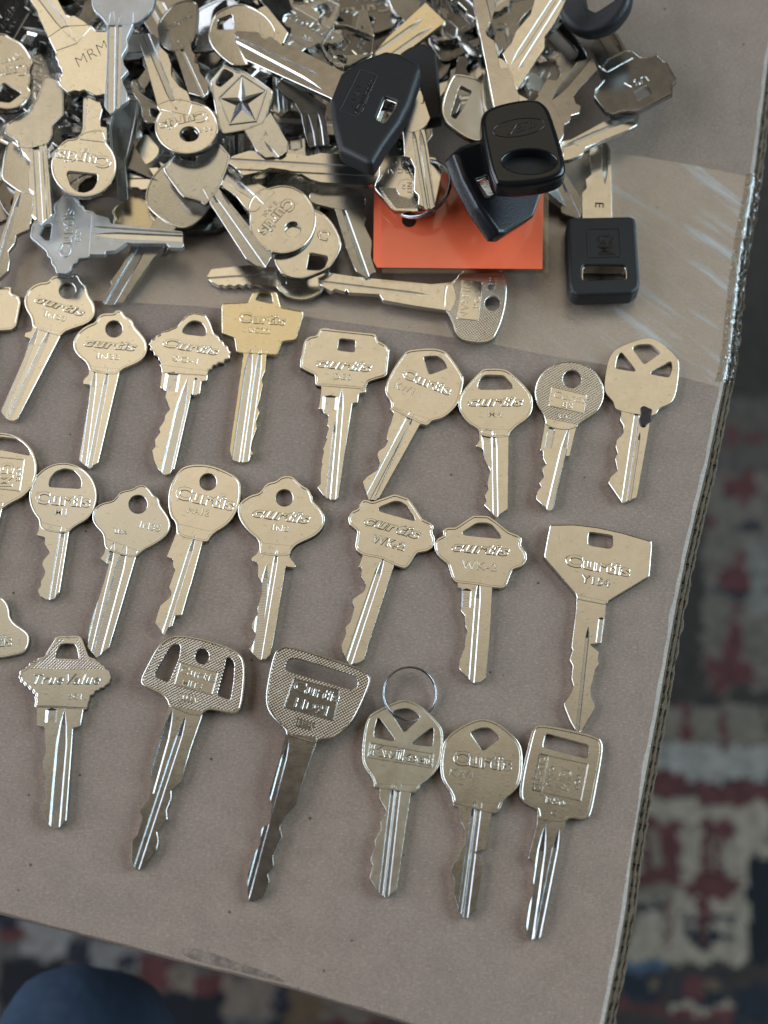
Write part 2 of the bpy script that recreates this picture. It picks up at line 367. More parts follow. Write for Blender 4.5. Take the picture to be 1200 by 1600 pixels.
def mmw(px, py, z=0): p = hit(px, py, z); return (p.x*1000, p.y*1000)
right_edge = [(1212, 20), (1198, 100), (1188, 180), (1178, 262), (1168, 330), (1158, 385), (1153, 420), (1146, 490), (1138, 560), (1127, 612), (1116, 665), (1103, 730), (1086, 800), (1070, 870), (1055, 945), (1040, 1030), (1028, 1100), (1013, 1180), (1000, 1250), (986, 1335), (976, 1420), (962, 1500), (948, 1570), (936, 1630), (922, 1668)]
bottom_edge = [(900, 1676), (840, 1664), (700, 1618), (600, 1586), (460, 1544), (370, 1522), (280, 1500), (200, 1478), (110, 1454), (0, 1426), (-160, 1392)]
far = [(-170, 900), (-200, 0), (-230, -900), (600, -1000), (1330, -900), (1260, -420)]
def boxbuild():
    top = [mmw(*p) for p in right_edge+bottom_edge+far]
    top = resample(top, 3.0); top = [(x+noise.noise(Vector((x/5, y/5, 0)))*0.25, y+noise.noise(Vector((x/5, y/5, 9)))*0.25) for x, y in top]
    root = empty('cardboard_box', Matrix.Translation((0, 0, ZF)))
    tag(root, 'brown cardboard box lid the keys lie on, with ragged cut right edge', 'cardboard box')
    me = plate([top], -0.75, 0.0, 0.3, 2); finish(me); me.transform(Matrix.Translation((0, 0, -ZF)))
    link('top_liner', me, CARD, root)
    # ragged fluted layers sticking out under the liner along the cut edge
    ed = resample([mmw(*p) for p in right_edge], 0.9); ed = [p for p in ed if p[1] > mmw(922, 1668)[1]-1][:]
    ed = ed[:len(ed)]
    # resample closes the loop; keep the run down the edge only
    k = max(range(len(ed)), key=lambda i: -ed[i][1]); ed = ed[:k+1]
    inner = [(p[0]-14, p[1]) for p in ed][::-1]
    for i, (off, z, am) in enumerate(((1.1, -2.3, 0.35), (2.9, -4.3, 0.55), (4.3, -6.3, 0.8))):
        o = [(p[0]+off*min(1, 0.35+max(0, (q-0)/60))+am*noise.noise(Vector((q*0.22, i*9, 0)))+0.45*am*noise.noise(Vector((q*0.9, i*5, 2))), p[1]) for q, p in enumerate(ed)]
        me = plate([o+inner], z-0.25, z+0.2, 0.1, 0); finish(me); me.transform(Matrix.Translation((0, 0, -ZF)))
        link('liner_ply', me, CARDE, root)
    for i, (off, za, zb) in enumerate(((0.5, -0.8, -2.1), (2.0, -2.55, -4.1), (3.6, -4.6, -6.1))):
        bm = bmesh.new(); rows = []
        pe = resample([mmw(*p) for p in right_edge], 0.45); kk = max(range(len(pe)), key=lambda i: -pe[i][1]); pe = pe[:kk+1]
        for q, p in enumerate(pe):
            z = (za+zb)/2+(za-zb)*0.46*math.sin(q*0.45/3.9*2*math.pi); ox = off*min(1, 0.35+q/120)+0.5*noise.noise(Vector((q*0.15, i, 4)))
            rows.append([bm.verts.new((p[0]+ox-s, p[1], z)) for s in (0, 7, 13)])
        for a, b in zip(rows, rows[1:]):
            for s in (0, 1): bm.faces.new((a[s], b[s], b[s+1], a[s+1]))
        bmesh.ops.solidify(bm, geom=bm.faces[:], thickness=0.18)
        me = bpy.data.meshes.new('fl'); bm.to_mesh(me); bm.free(); finish(me, weld=False); me.transform(Matrix.Translation((0, 0, -ZF)))
        link('flute_ply', me, CARDE, root)
    # fuzzy lifted lip of the liner along the cut; pale colour paints the highlight
    bm = bmesh.new(); rows = []
    for q, p in enumerate(ed):
        w_ = 0.45+0.6*noise.noise(Vector((q*0.12, 3, 1))); h_ = 0.16+0.12*noise.noise(Vector((q*0.1, 8, 1)))
        rows.append([bm.verts.new((p[0]+dx, p[1], z)) for dx, z in ((-w_-0.5, 0.012), (-w_*0.5, 0.05+h_*0.5), (0.05+0.15*noise.noise(Vector((q*0.8, 1, 1))), h_), (0.32, -0.25), (0.15, -0.7))])
    for a, b in zip(rows, rows[1:]):
        for s in range(4): bm.faces.new((a[s], b[s], b[s+1], a[s+1]))
    me = bpy.data.meshes.new('lip'); bm.to_mesh(me); bm.free(); finish(me, 60, weld=False); me.transform(Matrix.Translation((0, 0, -ZF)))
    link('cut_lip', me, CARDHI, root)
    # body walls down to the floor
    bot = [mmw(*p) for p in right_edge+bottom_edge+far]; bot = [(x-45 if i < len(right_edge) else x, y+(110.0 if (i >= len(right_edge)-3 and i < len(right_edge)+len(bottom_edge)) else 0)) for i, (x, y) in enumerate(bot)]
    me = plate([bot], ZF*1000+1, -7.0, 0.5, 0); finish(me); me.transform(Matrix.Translation((0, 0, -ZF)))
    link('box_body', me, CARDE, root)
    # front fold: liner turned down over the edge
    bm = bmesh.new(); rows = []
    fe = [Vector(mmw(*p)) for p in bottom_edge]
    for a, b in zip(fe, fe[1:]):
        for s in range(8):
            p = a+(b-a)*s/8; rows.append([bm.verts.new((p.x, p.y+dy, z)) for dy, z in ((2.2, -0.05+0.055), (0.6, -0.12), (-0.25, -0.55), (-0.55, -1.3), (-0.5, -3), (0.2, -7))])
    for a, b in zip(rows, rows[1:]):
        for s in range(5): bm.faces.new((a[s], b[s], b[s+1], a[s+1]))
    me = bpy.data.meshes.new('fold'); bm.to_mesh(me); bm.free(); finish(me, 60, weld=False); me.transform(Matrix.Translation((0, 0, -ZF)))
    link('folded_edge', me, CARD, root)
    cp = [(1046, 915), (1034, 975), (1021, 1040), (1006, 1105), (999, 1170), (998, 1240), (988, 1310), (975, 1390)]
    bm = bmesh.new(); rows = []; cv = [Vector(mmw(*p)) for p in cp]
    for a, b in zip(cv, cv[1:]):
        for q in range(10):
            p = a+(b-a)*q/10; j = 0.25*noise.noise(Vector((p.x*0.5, p.y*0.5, 2))); hh = 0.10+0.08*noise.noise(Vector((p.x*0.3, p.y*0.3, 6)))
            rows.append([bm.verts.new((p.x+j+dx, p.y, z)) for dx, z in ((-1.3, 0.004), (-0.15, hh), (0.15, hh*0.9), (0.8, 0.004))])
    for a, b in zip(rows, rows[1:]):
        for q in range(3): bm.faces.new((a[q], b[q], b[q+1], a[q+1]))
    me = bpy.data.meshes.new('crease'); bm.to_mesh(me); bm.free(); finish(me, 60, weld=False); me.transform(Matrix.Translation((0, 0, -ZF)))
    link('raised_crease', me, CARD, root)
    # scuff on the front fold: rubbed dirt
    bm = bmesh.new(); pts = [(280, 1482), (300, 1480), (335, 1490), (380, 1506), (430, 1524), (450, 1536), (420, 1530), (370, 1517), (320, 1505), (288, 1495)]
    pl = chaikin([mmw(*p) for p in pts], it=2); me = plate([pl], 0.014, 0.03, 0.002, 0); finish(me, scale=0.001, weld=False); me.transform(Matrix.Translation((0, 0, -ZF)))
    m, t, b = newmat('scuffed_dirt'); v = coords(t, 1, True); n = noise_n(t, v, 160, 5, 0.8)
    tr = nd(t, 'ShaderNodeBsdfTransparent'); ms = nd(t, 'ShaderNodeMixShader'); b.inputs['Base Color'].default_value = (0.03, 0.03, 0.033, 1); b.inputs['Roughness'].default_value = 0.8
    t.links.new(mrange(t, n, 0.40, 0.80, 0, 0.36), ms.inputs[0]); t.links.new(tr.outputs[0], ms.inputs[1]); t.links.new(b.outputs[0], ms.inputs[2]); t.links.new(ms.outputs[0], t.nodes['Material Output'].inputs[0])
    link('scuff_mark', me, m, root)
boxbuild()

def tape():
    pts = [(-160, 330), (300, 300), (700, 262), (952, 236), (1080, 258), (1176, 277), (1168, 330), (1158, 385), (1153, 420), (1146, 490), (1138, 560), (1128, 606), (1060, 588), (960, 572), (860, 556), (740, 532), (600, 512), (470, 494), (300, 478), (150, 470), (-160, 455)]
    pl = [Vector(mmw(*p)) for p in pts]
    # triangulated sheet with gentle wrinkles
    xs = [p.x for p in pl]; ys = [p.y for p in pl]
    P2 = [(p.x, p.y) for p in pl]
    def inside(x, y):
        c = False; j = len(P2)-1
        for i in range(len(P2)):
            if (P2[i][1] > y) != (P2[j][1] > y) and x < (P2[j][0]-P2[i][0])*(y-P2[i][1])/(P2[j][1]-P2[i][1])+P2[i][0]: c = not c
            j = i
        return c
    root = empty('packing_tape', Matrix.Translation((0, 0, 0)))
    tag(root, 'clear wrinkled packing tape stuck across the cardboard and over its right edge', 'tape')
    me = plate([resample(P2, 4)], 0.02, 0.05, 0.002, 0); finish(me, weld=False)
    m, t, b = newmat('clear_tape'); v = coords(t, 1, True); lk = t.links
    g = nd(t, 'ShaderNodeBsdfGlossy'); g.inputs['Roughness'].default_value = 0.34; g.inputs['Color'].default_value = (1, 1, 1, 1)
    tr = nd(t, 'ShaderNodeBsdfTransparent'); tr.inputs[0].default_value = (0.988, 0.977, 0.96, 1)
    n1 = noise_n(t, rotscale(t, v, 38, (12, 60, 1)), 1, 3, 0.5); n2 = noise_n(t, v, 60, 3, 0.6); n3 = noise_n(t, v, 900, 3)
    nm = bump(t, n1, 0.35, 0.003); nm = bump(t, n2, 0.2, 0.001, nm); nm = bump(t, n3, 0.4, 0.0002, nm); lk.new(nm, g.inputs['Normal'])
    fr = nd(t, 'ShaderNodeFresnel'); fr.inputs[0].default_value = 1.5; lk.new(nm, fr.inputs['Normal'])
    # whitish diffuse streaks paint the glare along the tape's wrinkles at the right
    n4 = noise_n(t, rotscale(t, v, 40, (16, 150, 1)), 1, 4, 0.65)
    wr = mrange(t, n4, 0.54, 0.70, 0, 0.42); sx = nd(t, 'ShaderNodeSeparateXYZ'); lk.new(v, sx.inputs[0]); wr2 = nd(t, 'ShaderNodeMath', operation='MULTIPLY'); lk.new(wr, wr2.inputs[0]); lk.new(mrange(t, sx.outputs[0], 0.045, 0.10, 0.05, 1), wr2.inputs[1])
    df = nd(t, 'ShaderNodeBsdfDiffuse'); df.inputs[0].default_value = (0.6, 0.6, 0.58, 1)
    ms = nd(t, 'ShaderNodeMixShader'); mq = nd(t, 'ShaderNodeMath', operation='MULTIPLY'); mq.inputs[1].default_value = 2.6; lk.new(fr.outputs[0], mq.inputs[0]); ge2 = nd(t, 'ShaderNodeNewGeometry'); mb = nd(t, 'ShaderNodeMath', operation='SUBTRACT'); mb.inputs[0].default_value = 1.0; lk.new(ge2.outputs['Backfacing'], mb.inputs[1]); mb2 = nd(t, 'ShaderNodeMath', operation='MULTIPLY'); lk.new(mb.outputs[0], mb2.inputs[0]); lk.new(mq.outputs[0], mb2.inputs[1]); lk.new(mb2.outputs[0], ms.inputs[0]); lk.new(tr.outputs[0], ms.inputs[1]); lk.new(g.outputs[0], ms.inputs[2])
    m2 = nd(t, 'ShaderNodeMixShader'); lk.new(wr2.outputs[0], m2.inputs[0]); lk.new(ms.outputs[0], m2.inputs[1]); lk.new(df.outputs[0], m2.inputs[2]); lk.new(m2.outputs[0], t.nodes['Material Output'].inputs[0])
    link('tape_sheet', me, m, root)
    # the crumpled part folded over the cut edge
    bm = bmesh.new(); rows = []
    ed = [(1178, 272), (1168, 330), (1158, 385), (1153, 420), (1146, 490), (1138, 560), (1129, 600)]
    ep = [Vector(mmw(*p)) for p in ed]
    for a, b in zip(ep, ep[1:]):
        n = max(2, int((b-a).length/0.7))
        for s in range(n):
            p = a+(b-a)*s/n; r = []
            for k, (dx, z) in enumerate(((-2.6, 0.1), (-1.6, 0.3), (-0.6, 0.5), (0.3, 0.35), (1.2, -0.6), (2.0, -2.0), (3.1, -3.0), (4.0, -4.2), (4.8, -5.6), (5.2, -7.5))):
                q = Vector((p.x, p.y, 0))*0.55
                r.append(bm.verts.new((p.x+dx+0.35*noise.noise(q+Vector((k*1.3, 0, 5))), p.y+0.3*noise.noise(q+Vector((k, 4, 1))), z+(0.5 if k else 0)*noise.noise(q*1.4+Vector((0, k*0.9, 2))))))
            rows.append(r)
    for a, b in zip(rows, rows[1:]):
        for s in range(9): bm.faces.new((a[s], b[s], b[s+1], a[s+1]))
    me = bpy.data.meshes.new('fold'); bm.to_mesh(me); bm.free(); finish(me, 70, weld=False)
    m, t, b = newmat('crumpled_clear_tape'); b.inputs['Roughness'].default_value = 0.1; g = nd(t, 'ShaderNodeBsdfGlossy'); g.inputs['Roughness'].default_value = 0.1; tr = nd(t, 'ShaderNodeBsdfTransparent'); tr.inputs[0].default_value = (0.8, 0.78, 0.74, 1); ms = nd(t, 'ShaderNodeMixShader'); v = coords(t, 1, True)
    nm = bump(t, noise_n(t, v, 700, 3), 0.8, 0.0008); t.links.new(nm, g.inputs['Normal']); ms.inputs[0].default_value = 0.2
    t.links.new(tr.outputs[0], ms.inputs[1]); t.links.new(g.outputs[0], ms.inputs[2]); t.links.new(ms.outputs[0], t.nodes['Material Output'].inputs[0])
    link('folded_tape', me, m, root)
tape()

def leg():                    # the knee of whoever sits by the box
    k = hit(112, 1612, -0.16)
    path = [(k.x-0.02, k.y-0.42, -0.15, 0.060), (k.x-0.01, k.y-0.25, -0.14, 0.085), (k.x, k.y-0.10, -0.147, 0.046), (k.x, k.y-0.035, -0.152, 0.038), (k.x, k.y-0.005, -0.175, 0.032), (k.x, k.y-0.004, -0.23, 0.031), (k.x, k.y-0.02, -0.30, 0.031), (k.x, k.y-0.03, -0.50, 0.033), (k.x, k.y-0.03, -0.74, 0.040)]
    bm = bmesh.new(); rows = []; n = 28
    for i, p in enumerate(path):
        a = Vector(path[max(0, i-1)][:3]); b = Vector(path[min(len(path)-1, i+1)][:3]); d = (b-a).normalized(); u = d.cross(Vector((1, 0, 0))).normalized(); v = Vector((1, 0, 0))
        rows.append([bm.verts.new(Vector(p[:3])+(v*math.cos(t)+u*math.sin(t))*p[3]*(1+0.04*noise.noise(Vector((math.cos(t)*2, math.sin(t)*2, i*1.0))))) for t in [2*math.pi*q/n for q in range(n)]])
    for a, b in zip(rows, rows[1:]):
        for q in range(n): bm.faces.new((a[q], a[(q+1) % n], b[(q+1) % n], b[q]))
    bm.faces.new(rows[0][::-1]); bm.faces.new(rows[-1])
    bmesh.ops.subdivide_edges(bm, edges=bm.edges[:], cuts=1, smooth=0.6)
    me = bpy.data.meshes.new('leg'); bm.to_mesh(me); bm.free(); finish(me, 180, 1)
    m, t, b = newmat('denim'); v = coords(t, 1, True); n = noise_n(t, v, 90, 4)
    t.links.new(mixc(t, n, (0.016, 0.034, 0.065), (0.028, 0.055, 0.10)), b.inputs['Base Color']); b.inputs['Roughness'].default_value = 0.85; t.links.new(bump(t, noise_n(t, v, 25, 3), 0.6, 0.01), b.inputs['Normal'])
    tag(link('person', me, m), 'out-of-focus bent knee in dark blue jeans below the box corner', 'person')
leg()

# ------------------------------------------------------------------ keys
TK = 2.3
def make_key(name, label, Z, bow, blade, holes=(), zb=None, zt=None, roll=0.0, smooth=True, rim=0.8, texts=(), grooves=(), mat=None, bowmat=None, plates=(), tip=None,
             group='key blanks laid out in rows on the cardboard', cat='key', fob=None, discs=(), frames=(), gd=0.6, mill=None, bev=0.14, extra=None, bladez=0.0):
    """outlines are read off the photograph and laid on the key's own plane; all the rest is millimetres"""
    mat = mat or NICK; bowmat = bowmat or mat; mill = mill or MILL
    zx, zy, zs = Z; PX = lambda p: (zx+p[0]/zs, zy+p[1]/zs)
    T = fob['t'] if fob else TK
    if zb is None: zb = T+0.12
    if zt is None: zt = zb
    B = [PX(p) for p in bow]; bc = (sum(p[0] for p in B)/len(B), sum(p[1] for p in B)/len(B))
    Q = [PX(p) for p in blade]
    far_ = sorted(Q, key=lambda p: -((p[0]-bc[0])**2+(p[1]-bc[1])**2))[:3]
    tp = PX(tip) if tip else (sum(p[0] for p in far_)/3, sum(p[1] for p in far_)/3)
    p0 = hit(bc[0], bc[1], zb/1000); p1 = hit(tp[0], tp[1], zt/1000)
    u = (p1-p0).normalized(); n = (Vector((0, 0, 1))-u*u.z).normalized(); n = Matrix.Rotation(R(roll), 3, u) @ n
    Yv = -u; Xv = Yv.cross(n).normalized()
    base = p0-n*(T/1000)
    M = Matrix((Xv, Yv, n)).transposed().to_4x4(); M.translation = base
    Mi = M.inverted()
    def to2(p, zl=T):
        q = hitp(*PX(p), base+n*(zl/1000), n); l = Mi @ q; return (l.x*1000, l.y*1000)
    root = empty(name, M); tag(root, label, cat, group)
    sm = lambda pts: resample(chaikin(pts, 0.25, it=3), 0.35) if smooth else chaikin(resample_c(pts), 0.3, 0.35, 2)
    resample_c = lambda pts: pts
    b2 = sm([to2(p) for p in bow]) if not (fob and smooth) else resample(chaikin([to2(p) for p in bow], 0.25, it=2), 1.6)
    hs = []
    for h in holes:
        if isinstance(h, tuple): c = [to2(p) for p in ell(h[0], h[1], h[2], h[3] if len(h) > 3 else h[2], 28)]
        else: c = chaikin([to2(p) for p in h], 0.25, 0.5, 2)
        hs.append(c)
    kids = {}
    if fob:
        me = fobplate([b2]+hs, 0, T, fob.get('bev', 1.0)); finish(me, 40, weld=False)
        head = link('head', me, fob['mat'], root); zs0 = T; kids['bow'] = head
        tb0, tb1 = T/2-TK/2, T/2+TK/2
        if fob.get('liner'):
            for h in hs:
                me = plate([inset(resample(h, .5), -0.05), inset(resample(h, .5), 0.35)], T/2-1.2, T-0.9, 0.08, 0); finish(me); link('hole_liner', me, mat, head)
    else:
        rec = 0.24 if rim else 0.0
        me = plate([b2]+hs, 0.0 if not rim else 0.1, T-rec, bev, 1); finish(me)
        head = link('bow', me, bowmat, root); zs0 = T-rec; kids['bow'] = head
        if rim:
            bb = resample(b2, 0.35); inn = clean_inset(bb, rim)
            me = plate([bb, inn], 0.0, T, 0.16, 1); finish(me); link('rim', me, mat, head)
        tb0, tb1 = 0.12, T-0.06
    zl = (tb1 if fob else T)
    bl = chaikin([to2(p, zl) for p in blade], 0.3, 0.22, 1)
    me = plate([bl], tb0, tb1, 0.10, 0)
    bm = bmesh.new(); bm.from_mesh(me); bmesh.ops.remove_doubles(bm, verts=bm.verts, dist=0.0015); bmesh.ops.recalc_face_normals(bm, faces=bm.faces); bm.to_mesh(me); bm.free()
    cuts = []
    for g in grooves:
        a, b = to2(g[:2], zl), to2(g[2:4], zl); s = (Vector(to2((g[0]+10, g[1]), zl))-Vector(to2(g[:2], zl))).length/10
        flat = len(g) > 5 and g[5] == 'f'
        cuts.append(cutter(a, b, g[4]*s, tb1, 0.45 if flat else gd, 0.0 if flat else 3.0, 0.7 if flat else None))
    if cuts: me = boolean(me, cuts, [mat, mill])
    else: me.materials.append(mat)
    finish(me, 26, weld=False); bo = link('blade', me, [mat], root)
    for (poly, m_) in plates:
        me = plate([chaikin([to2(p) for p in poly], 0.2, 0.3, 1)], zs0-0.05, zs0+0.03, 0.03, 0); finish(me); link('name_plate', me, m_ or mat, head)
    for poly in frames:
        q = resample(chaikin([to2(p) for p in poly], 0.2, 0.3, 1), 0.5); me = plate([q, inset(q, 0.34)], zs0-0.1, zs0+0.18, 0.08, 0); finish(me); link('frame_line', me, fob['mat'] if fob else mat, head)
    groups = {}
    for t in texts:
        s, x1, y1, x2, y2, h = t[:6]; o = t[6] if len(t) > 6 else {}
        a, b = Vector(to2((x1, y1))), Vector(to2((x2, y2)))
        e_ = Vector((y1-y2, x2-x1)); e_.normalize(); e_ = (x1-e_.x*h*-1, y1-e_.y*h)
        # height measured the way the letters stand
        dx, dy = x2-x1, y2-y1; l_ = math.hypot(dx, dy); upp = (x1+dy/l_*h, y1-dx/l_*h); hh = (Vector(to2(upp))-a).length
        up = (b-a).normalized(); hh = abs((Vector(to2(upp))-a).dot(Vector((-up.y, up.x))))
        me = text_mesh(s, a, b, hh, zs0-0.08, zs0+o.get('z', 0.18), o.get('shear', 0.0), o.get('bold', 0.045), o.get('bev', 0.10))
        if not fob and 'mat' not in o and s != 'GM':
            q = 0.11; u_ = (b-a).normalized(); n_ = Vector((-u_.y, u_.x))
            g_ = text_mesh(s, a-u_*q-n_*0.02, b+u_*q-n_*0.02, hh, zs0-0.03, zs0+0.012, o.get('shear', 0.0), o.get('bold', 0.045)+q/hh, 0.001)  # thin darker outline laid under each raised letter
            nf = len(me.polygons); me2 = joinm([me, g_])
            for i_, p_ in enumerate(me2.polygons): p_.material_index = 0 if i_ < nf else 1
            finish(me2, 20, weld=False); me2.materials.append(mat); link('lettering', me2, [mat, DARKM], head); continue
        finish(me, 20, weld=False)
        link('lettering', me, o.get('mat', fob['mat'] if fob else mat), head)
    for (cx, cy, rx, ry) in discs:
        me = plate([[to2(p) for p in ell(cx, cy, rx, ry, 32)], [to2(p) for p in ell(cx, cy, rx*0.92, ry*0.92, 32)]], zs0-0.05, zs0+0.1, 0.04, 0); finish(me); link('stamped_ring', me, mat, head)
    if extra: extra(root, head, bo, to2, zs0)
    return root
SH = {'shear': 0.3, 'bold': 0.05}
ITAL = {'shear': 0.35, 'bold': 0.0}

ZA = (0, 420, 5); ZB = (220, 440, 4.615); ZC = (450, 490, 4.2857); ZD = (700, 510, 3.158); ZE = (0, 660, 4); ZG_ = (230, 710, 4); ZG = (520, 750, 3.871); ZH = (820, 800, 4.571)
ZI = (0, 970, 4.706); ZJ = (190, 970, 4); ZK = (370, 990, 3.7209); ZL = (550, 1030, 3.8107); ZM = (780, 1110, 4.211)
def jit(): return dict(roll=rnd.uniform(-0.8, 0.8), zb=TK+0.25, zt=TK+0.25+rnd.uniform(-0.15, 0.35))
KEYS = {}
KEYS['left_de'] = make_key('house_key', 'notched bow corner of a key cut off by the left photo edge', ZA,
  [(-280, 180), (-240, 140), (90, 140), (88, 188), (148, 213), (165, 260), (130, 440), (95, 475), (-120, 490), (-290, 430)], [(-190, 470), (-60, 480), (-170, 1100), (-250, 1100)], smooth=False, **jit())
KEYS['in33a'] = make_key('house_key', 'lobed bow key blank stamped IN33, left one of the two IN33 blanks', ZA,
  [(250, 410), (240, 370), (205, 320), (188, 260), (200, 190), (250, 130), (320, 103), (372, 102), (395, 70), (430, 52), (490, 54), (545, 60), (560, 35), (598, 35), (622, 55), (638, 95), (678, 128), (686, 185), (705, 225), (738, 270), (748, 330), (732, 380), (690, 422), (620, 450), (560, 468), (500, 492), (478, 525), (440, 520), (255, 462)],
  [(255, 440), (245, 485), (195, 500), (190, 530), (235, 545), (185, 690), (5, 1110), (45, 1165), (100, 1190), (135, 1175), (465, 530), (480, 490)],
  holes=[(525, 167, 65)], texts=[('curtis', 262, 252, 650, 372, 62, SH), ('IN33', 342, 365, 505, 410, 40)], grooves=[(305, 440, 25, 1120, 52), (400, 455, 70, 1170, 42)], **jit())
KEYS['in33b'] = make_key('house_key', 'lobed bow key blank stamped IN33, right one of the two IN33 blanks', ZA,
  [(690, 760), (665, 720), (610, 680), (572, 620), (575, 550), (610, 490), (680, 440), (742, 418), (760, 380), (790, 350), (850, 345), (890, 345), (905, 322), (940, 322), (960, 335), (980, 370), (1040, 400), (1052, 450), (1100, 500), (1145, 560), (1155, 630), (1130, 690), (1080, 730), (1010, 760), (960, 780), (935, 805), (900, 830), (700, 805)],
  [(700, 760), (690, 830), (665, 850), (645, 880), (655, 900), (705, 905), (690, 1050), (660, 1230), (615, 1490), (655, 1525), (695, 1555), (765, 1515), (925, 830), (935, 780)],
  holes=[(890, 467, 66)], texts=[('curtis', 650, 598, 1065, 640, 66, SH), ('IN33', 755, 695, 930, 708, 42)], grooves=[(745, 770, 650, 1520, 50), (845, 770, 700, 1540, 44)], **jit())
KEYS['sc1'] = make_key('house_key', 'scallop-edged house key stamped Curtis SC-1 in the upper row', ZB,
  [(150, 660), (150, 620), (132, 600), (150, 580), (125, 565), (130, 545), (95, 530), (95, 505), (62, 490), (75, 465), (55, 455), (75, 410), (90, 415), (115, 380), (130, 388), (160, 352), (190, 355), (210, 340), (250, 328), (290, 280), (345, 230), (385, 222), (470, 238), (500, 290), (530, 375), (565, 395), (572, 420), (598, 430), (602, 455), (632, 465), (632, 490), (655, 510), (640, 530), (650, 555), (605, 560), (600, 590), (560, 580), (545, 605), (520, 600), (515, 630), (490, 635), (480, 680)],
  [(150, 600), (150, 660), (138, 760), (185, 785), (175, 830), (210, 920), (175, 960), (170, 1000), (130, 1060), (140, 1085), (100, 1140), (105, 1190), (80, 1215), (95, 1290), (120, 1345), (165, 1388), (205, 1380), (240, 1350), (355, 850), (360, 810), (390, 822), (425, 805), (435, 720), (475, 712), (485, 640)],
  holes=[[(298, 365), (305, 335), (345, 290), (385, 275), (440, 292), (472, 345), (465, 392), (330, 378)]], smooth=False, rim=0.45,
  texts=[('Curtis', 152, 462, 560, 530, 62, SH), ('SC-1', 230, 568, 405, 592, 40)], grooves=[(340, 690, 180, 1385, 78), (398, 690, 382, 815, 26, 'f'), (235, 650, 212, 790, 105, 'f')], mill=MILLS, **jit())
KEYS['sc22'] = make_key('house_key', 'gold-looking key with wide trapezoid bow stamped SC22 and mirror-bright grooved blade', ZB,
  [(582, 165), (600, 152), (700, 148), (770, 145), (800, 80), (845, 58), (960, 66), (985, 85), (1010, 182), (1172, 212), (1172, 245), (1120, 418), (1020, 432), (985, 530), (900, 525), (735, 515), (690, 508), (675, 405), (585, 372)],
  [(745, 480), (735, 560), (640, 1215), (660, 1280), (720, 1300), (780, 1290), (790, 1255), (812, 1240), (790, 1205), (800, 1150), (835, 1050), (830, 1000), (855, 940), (840, 900), (855, 850), (880, 740), (870, 700), (895, 640), (905, 530), (910, 490)],
  holes=[[(822, 130), (855, 72), (940, 76), (955, 158)]], smooth=False, rim=0.4, mat=BRASSY, mill=MILLS, texts=[('Curtis', 705, 288, 1040, 310, 70), ('SC22', 775, 362, 930, 375, 42)], grooves=[(800, 470, 685, 1285, 62), (866, 470, 755, 1290, 50)], **jit())
KEYS['de6'] = make_key('house_key', 'key with notched cross-shaped bow and square hole stamped DE6', ZC,
  [(210, 485), (185, 480), (180, 410), (140, 392), (80, 360), (85, 300), (110, 175), (150, 150), (190, 145), (205, 110), (222, 95), (590, 135), (605, 182), (660, 210), (680, 240), (660, 420), (600, 435), (540, 455), (520, 500), (500, 520), (480, 505)],
  [(225, 465), (220, 540), (205, 635), (235, 645), (240, 665), (272, 680), (262, 745), (275, 760), (255, 825), (262, 835), (235, 905), (240, 925), (225, 990), (230, 1000), (218, 1070), (218, 1140), (195, 1160), (240, 1220), (280, 1240), (335, 1240), (370, 1000), (430, 600), (465, 595), (475, 535), (520, 525), (525, 490)],
  holes=[[(345, 163), (452, 175), (447, 257), (330, 243)]], smooth=False, texts=[('curtis', 188, 352, 560, 388, 62, SH), ('DE6', 305, 435, 420, 443, 40)], grooves=[(362, 500, 300, 1240, 42), (285, 545, 278, 640, 100, 'f'), (318, 720, 262, 1220, 24)], **jit())
KEYS['kw1u'] = make_key('house_key', 'hexagonal bow key stamped Curtis KW1 leaning left in the upper row', ZC,
  [(690, 630), (690, 590), (655, 545), (648, 480), (700, 370), (770, 270), (800, 245), (850, 237), (960, 228), (1030, 240), (1072, 262), (1168, 400), (1178, 450), (1145, 590), (1110, 640), (1040, 700), (960, 715), (940, 748), (900, 745), (710, 650)],
  [(690, 620), (680, 640), (710, 660), (685, 745), (675, 760), (660, 830), (670, 850), (650, 890), (605, 920), (598, 945), (615, 1000), (600, 1045), (530, 1090), (500, 1125), (540, 1240), (560, 1250), (610, 1235), (885, 740), (930, 748), (950, 705)],
  holes=[[(905, 285), (1000, 280), (1040, 310), (1073, 360), (945, 408)]], texts=[('Curtis', 758, 420, 1080, 545, 62, {'bold': .06}), ('KW1', 710, 492, 835, 538, 42)], grooves=[(865, 595, 540, 1220, 46), (838, 690, 585, 1240, 18)], **jit())
KEYS['m4'] = make_key('house_key', 'key with rounded bow and wide slot stamped curtis M4', ZD,
  [(150, 505), (100, 480), (60, 430), (48, 380), (60, 330), (110, 270), (165, 212), (190, 205), (275, 207), (310, 225), (380, 290), (415, 340), (420, 400), (400, 450), (340, 490), (305, 525), (295, 550), (160, 545)],
  [(155, 500), (155, 560), (138, 590), (175, 605), (180, 650), (210, 710), (195, 770), (200, 800), (183, 830), (190, 860), (178, 880), (240, 940), (295, 900), (300, 540), (310, 510)],
  holes=[[(145, 290), (165, 250), (185, 237), (275, 240), (320, 290), (315, 308), (155, 310)]], texts=[('curtis', 98, 390, 375, 390, 46, SH), ('M4', 200, 445, 270, 445, 34)], grooves=[(228, 510, 235, 935, 28), (192, 508, 200, 690, 56, 'f')], **jit())
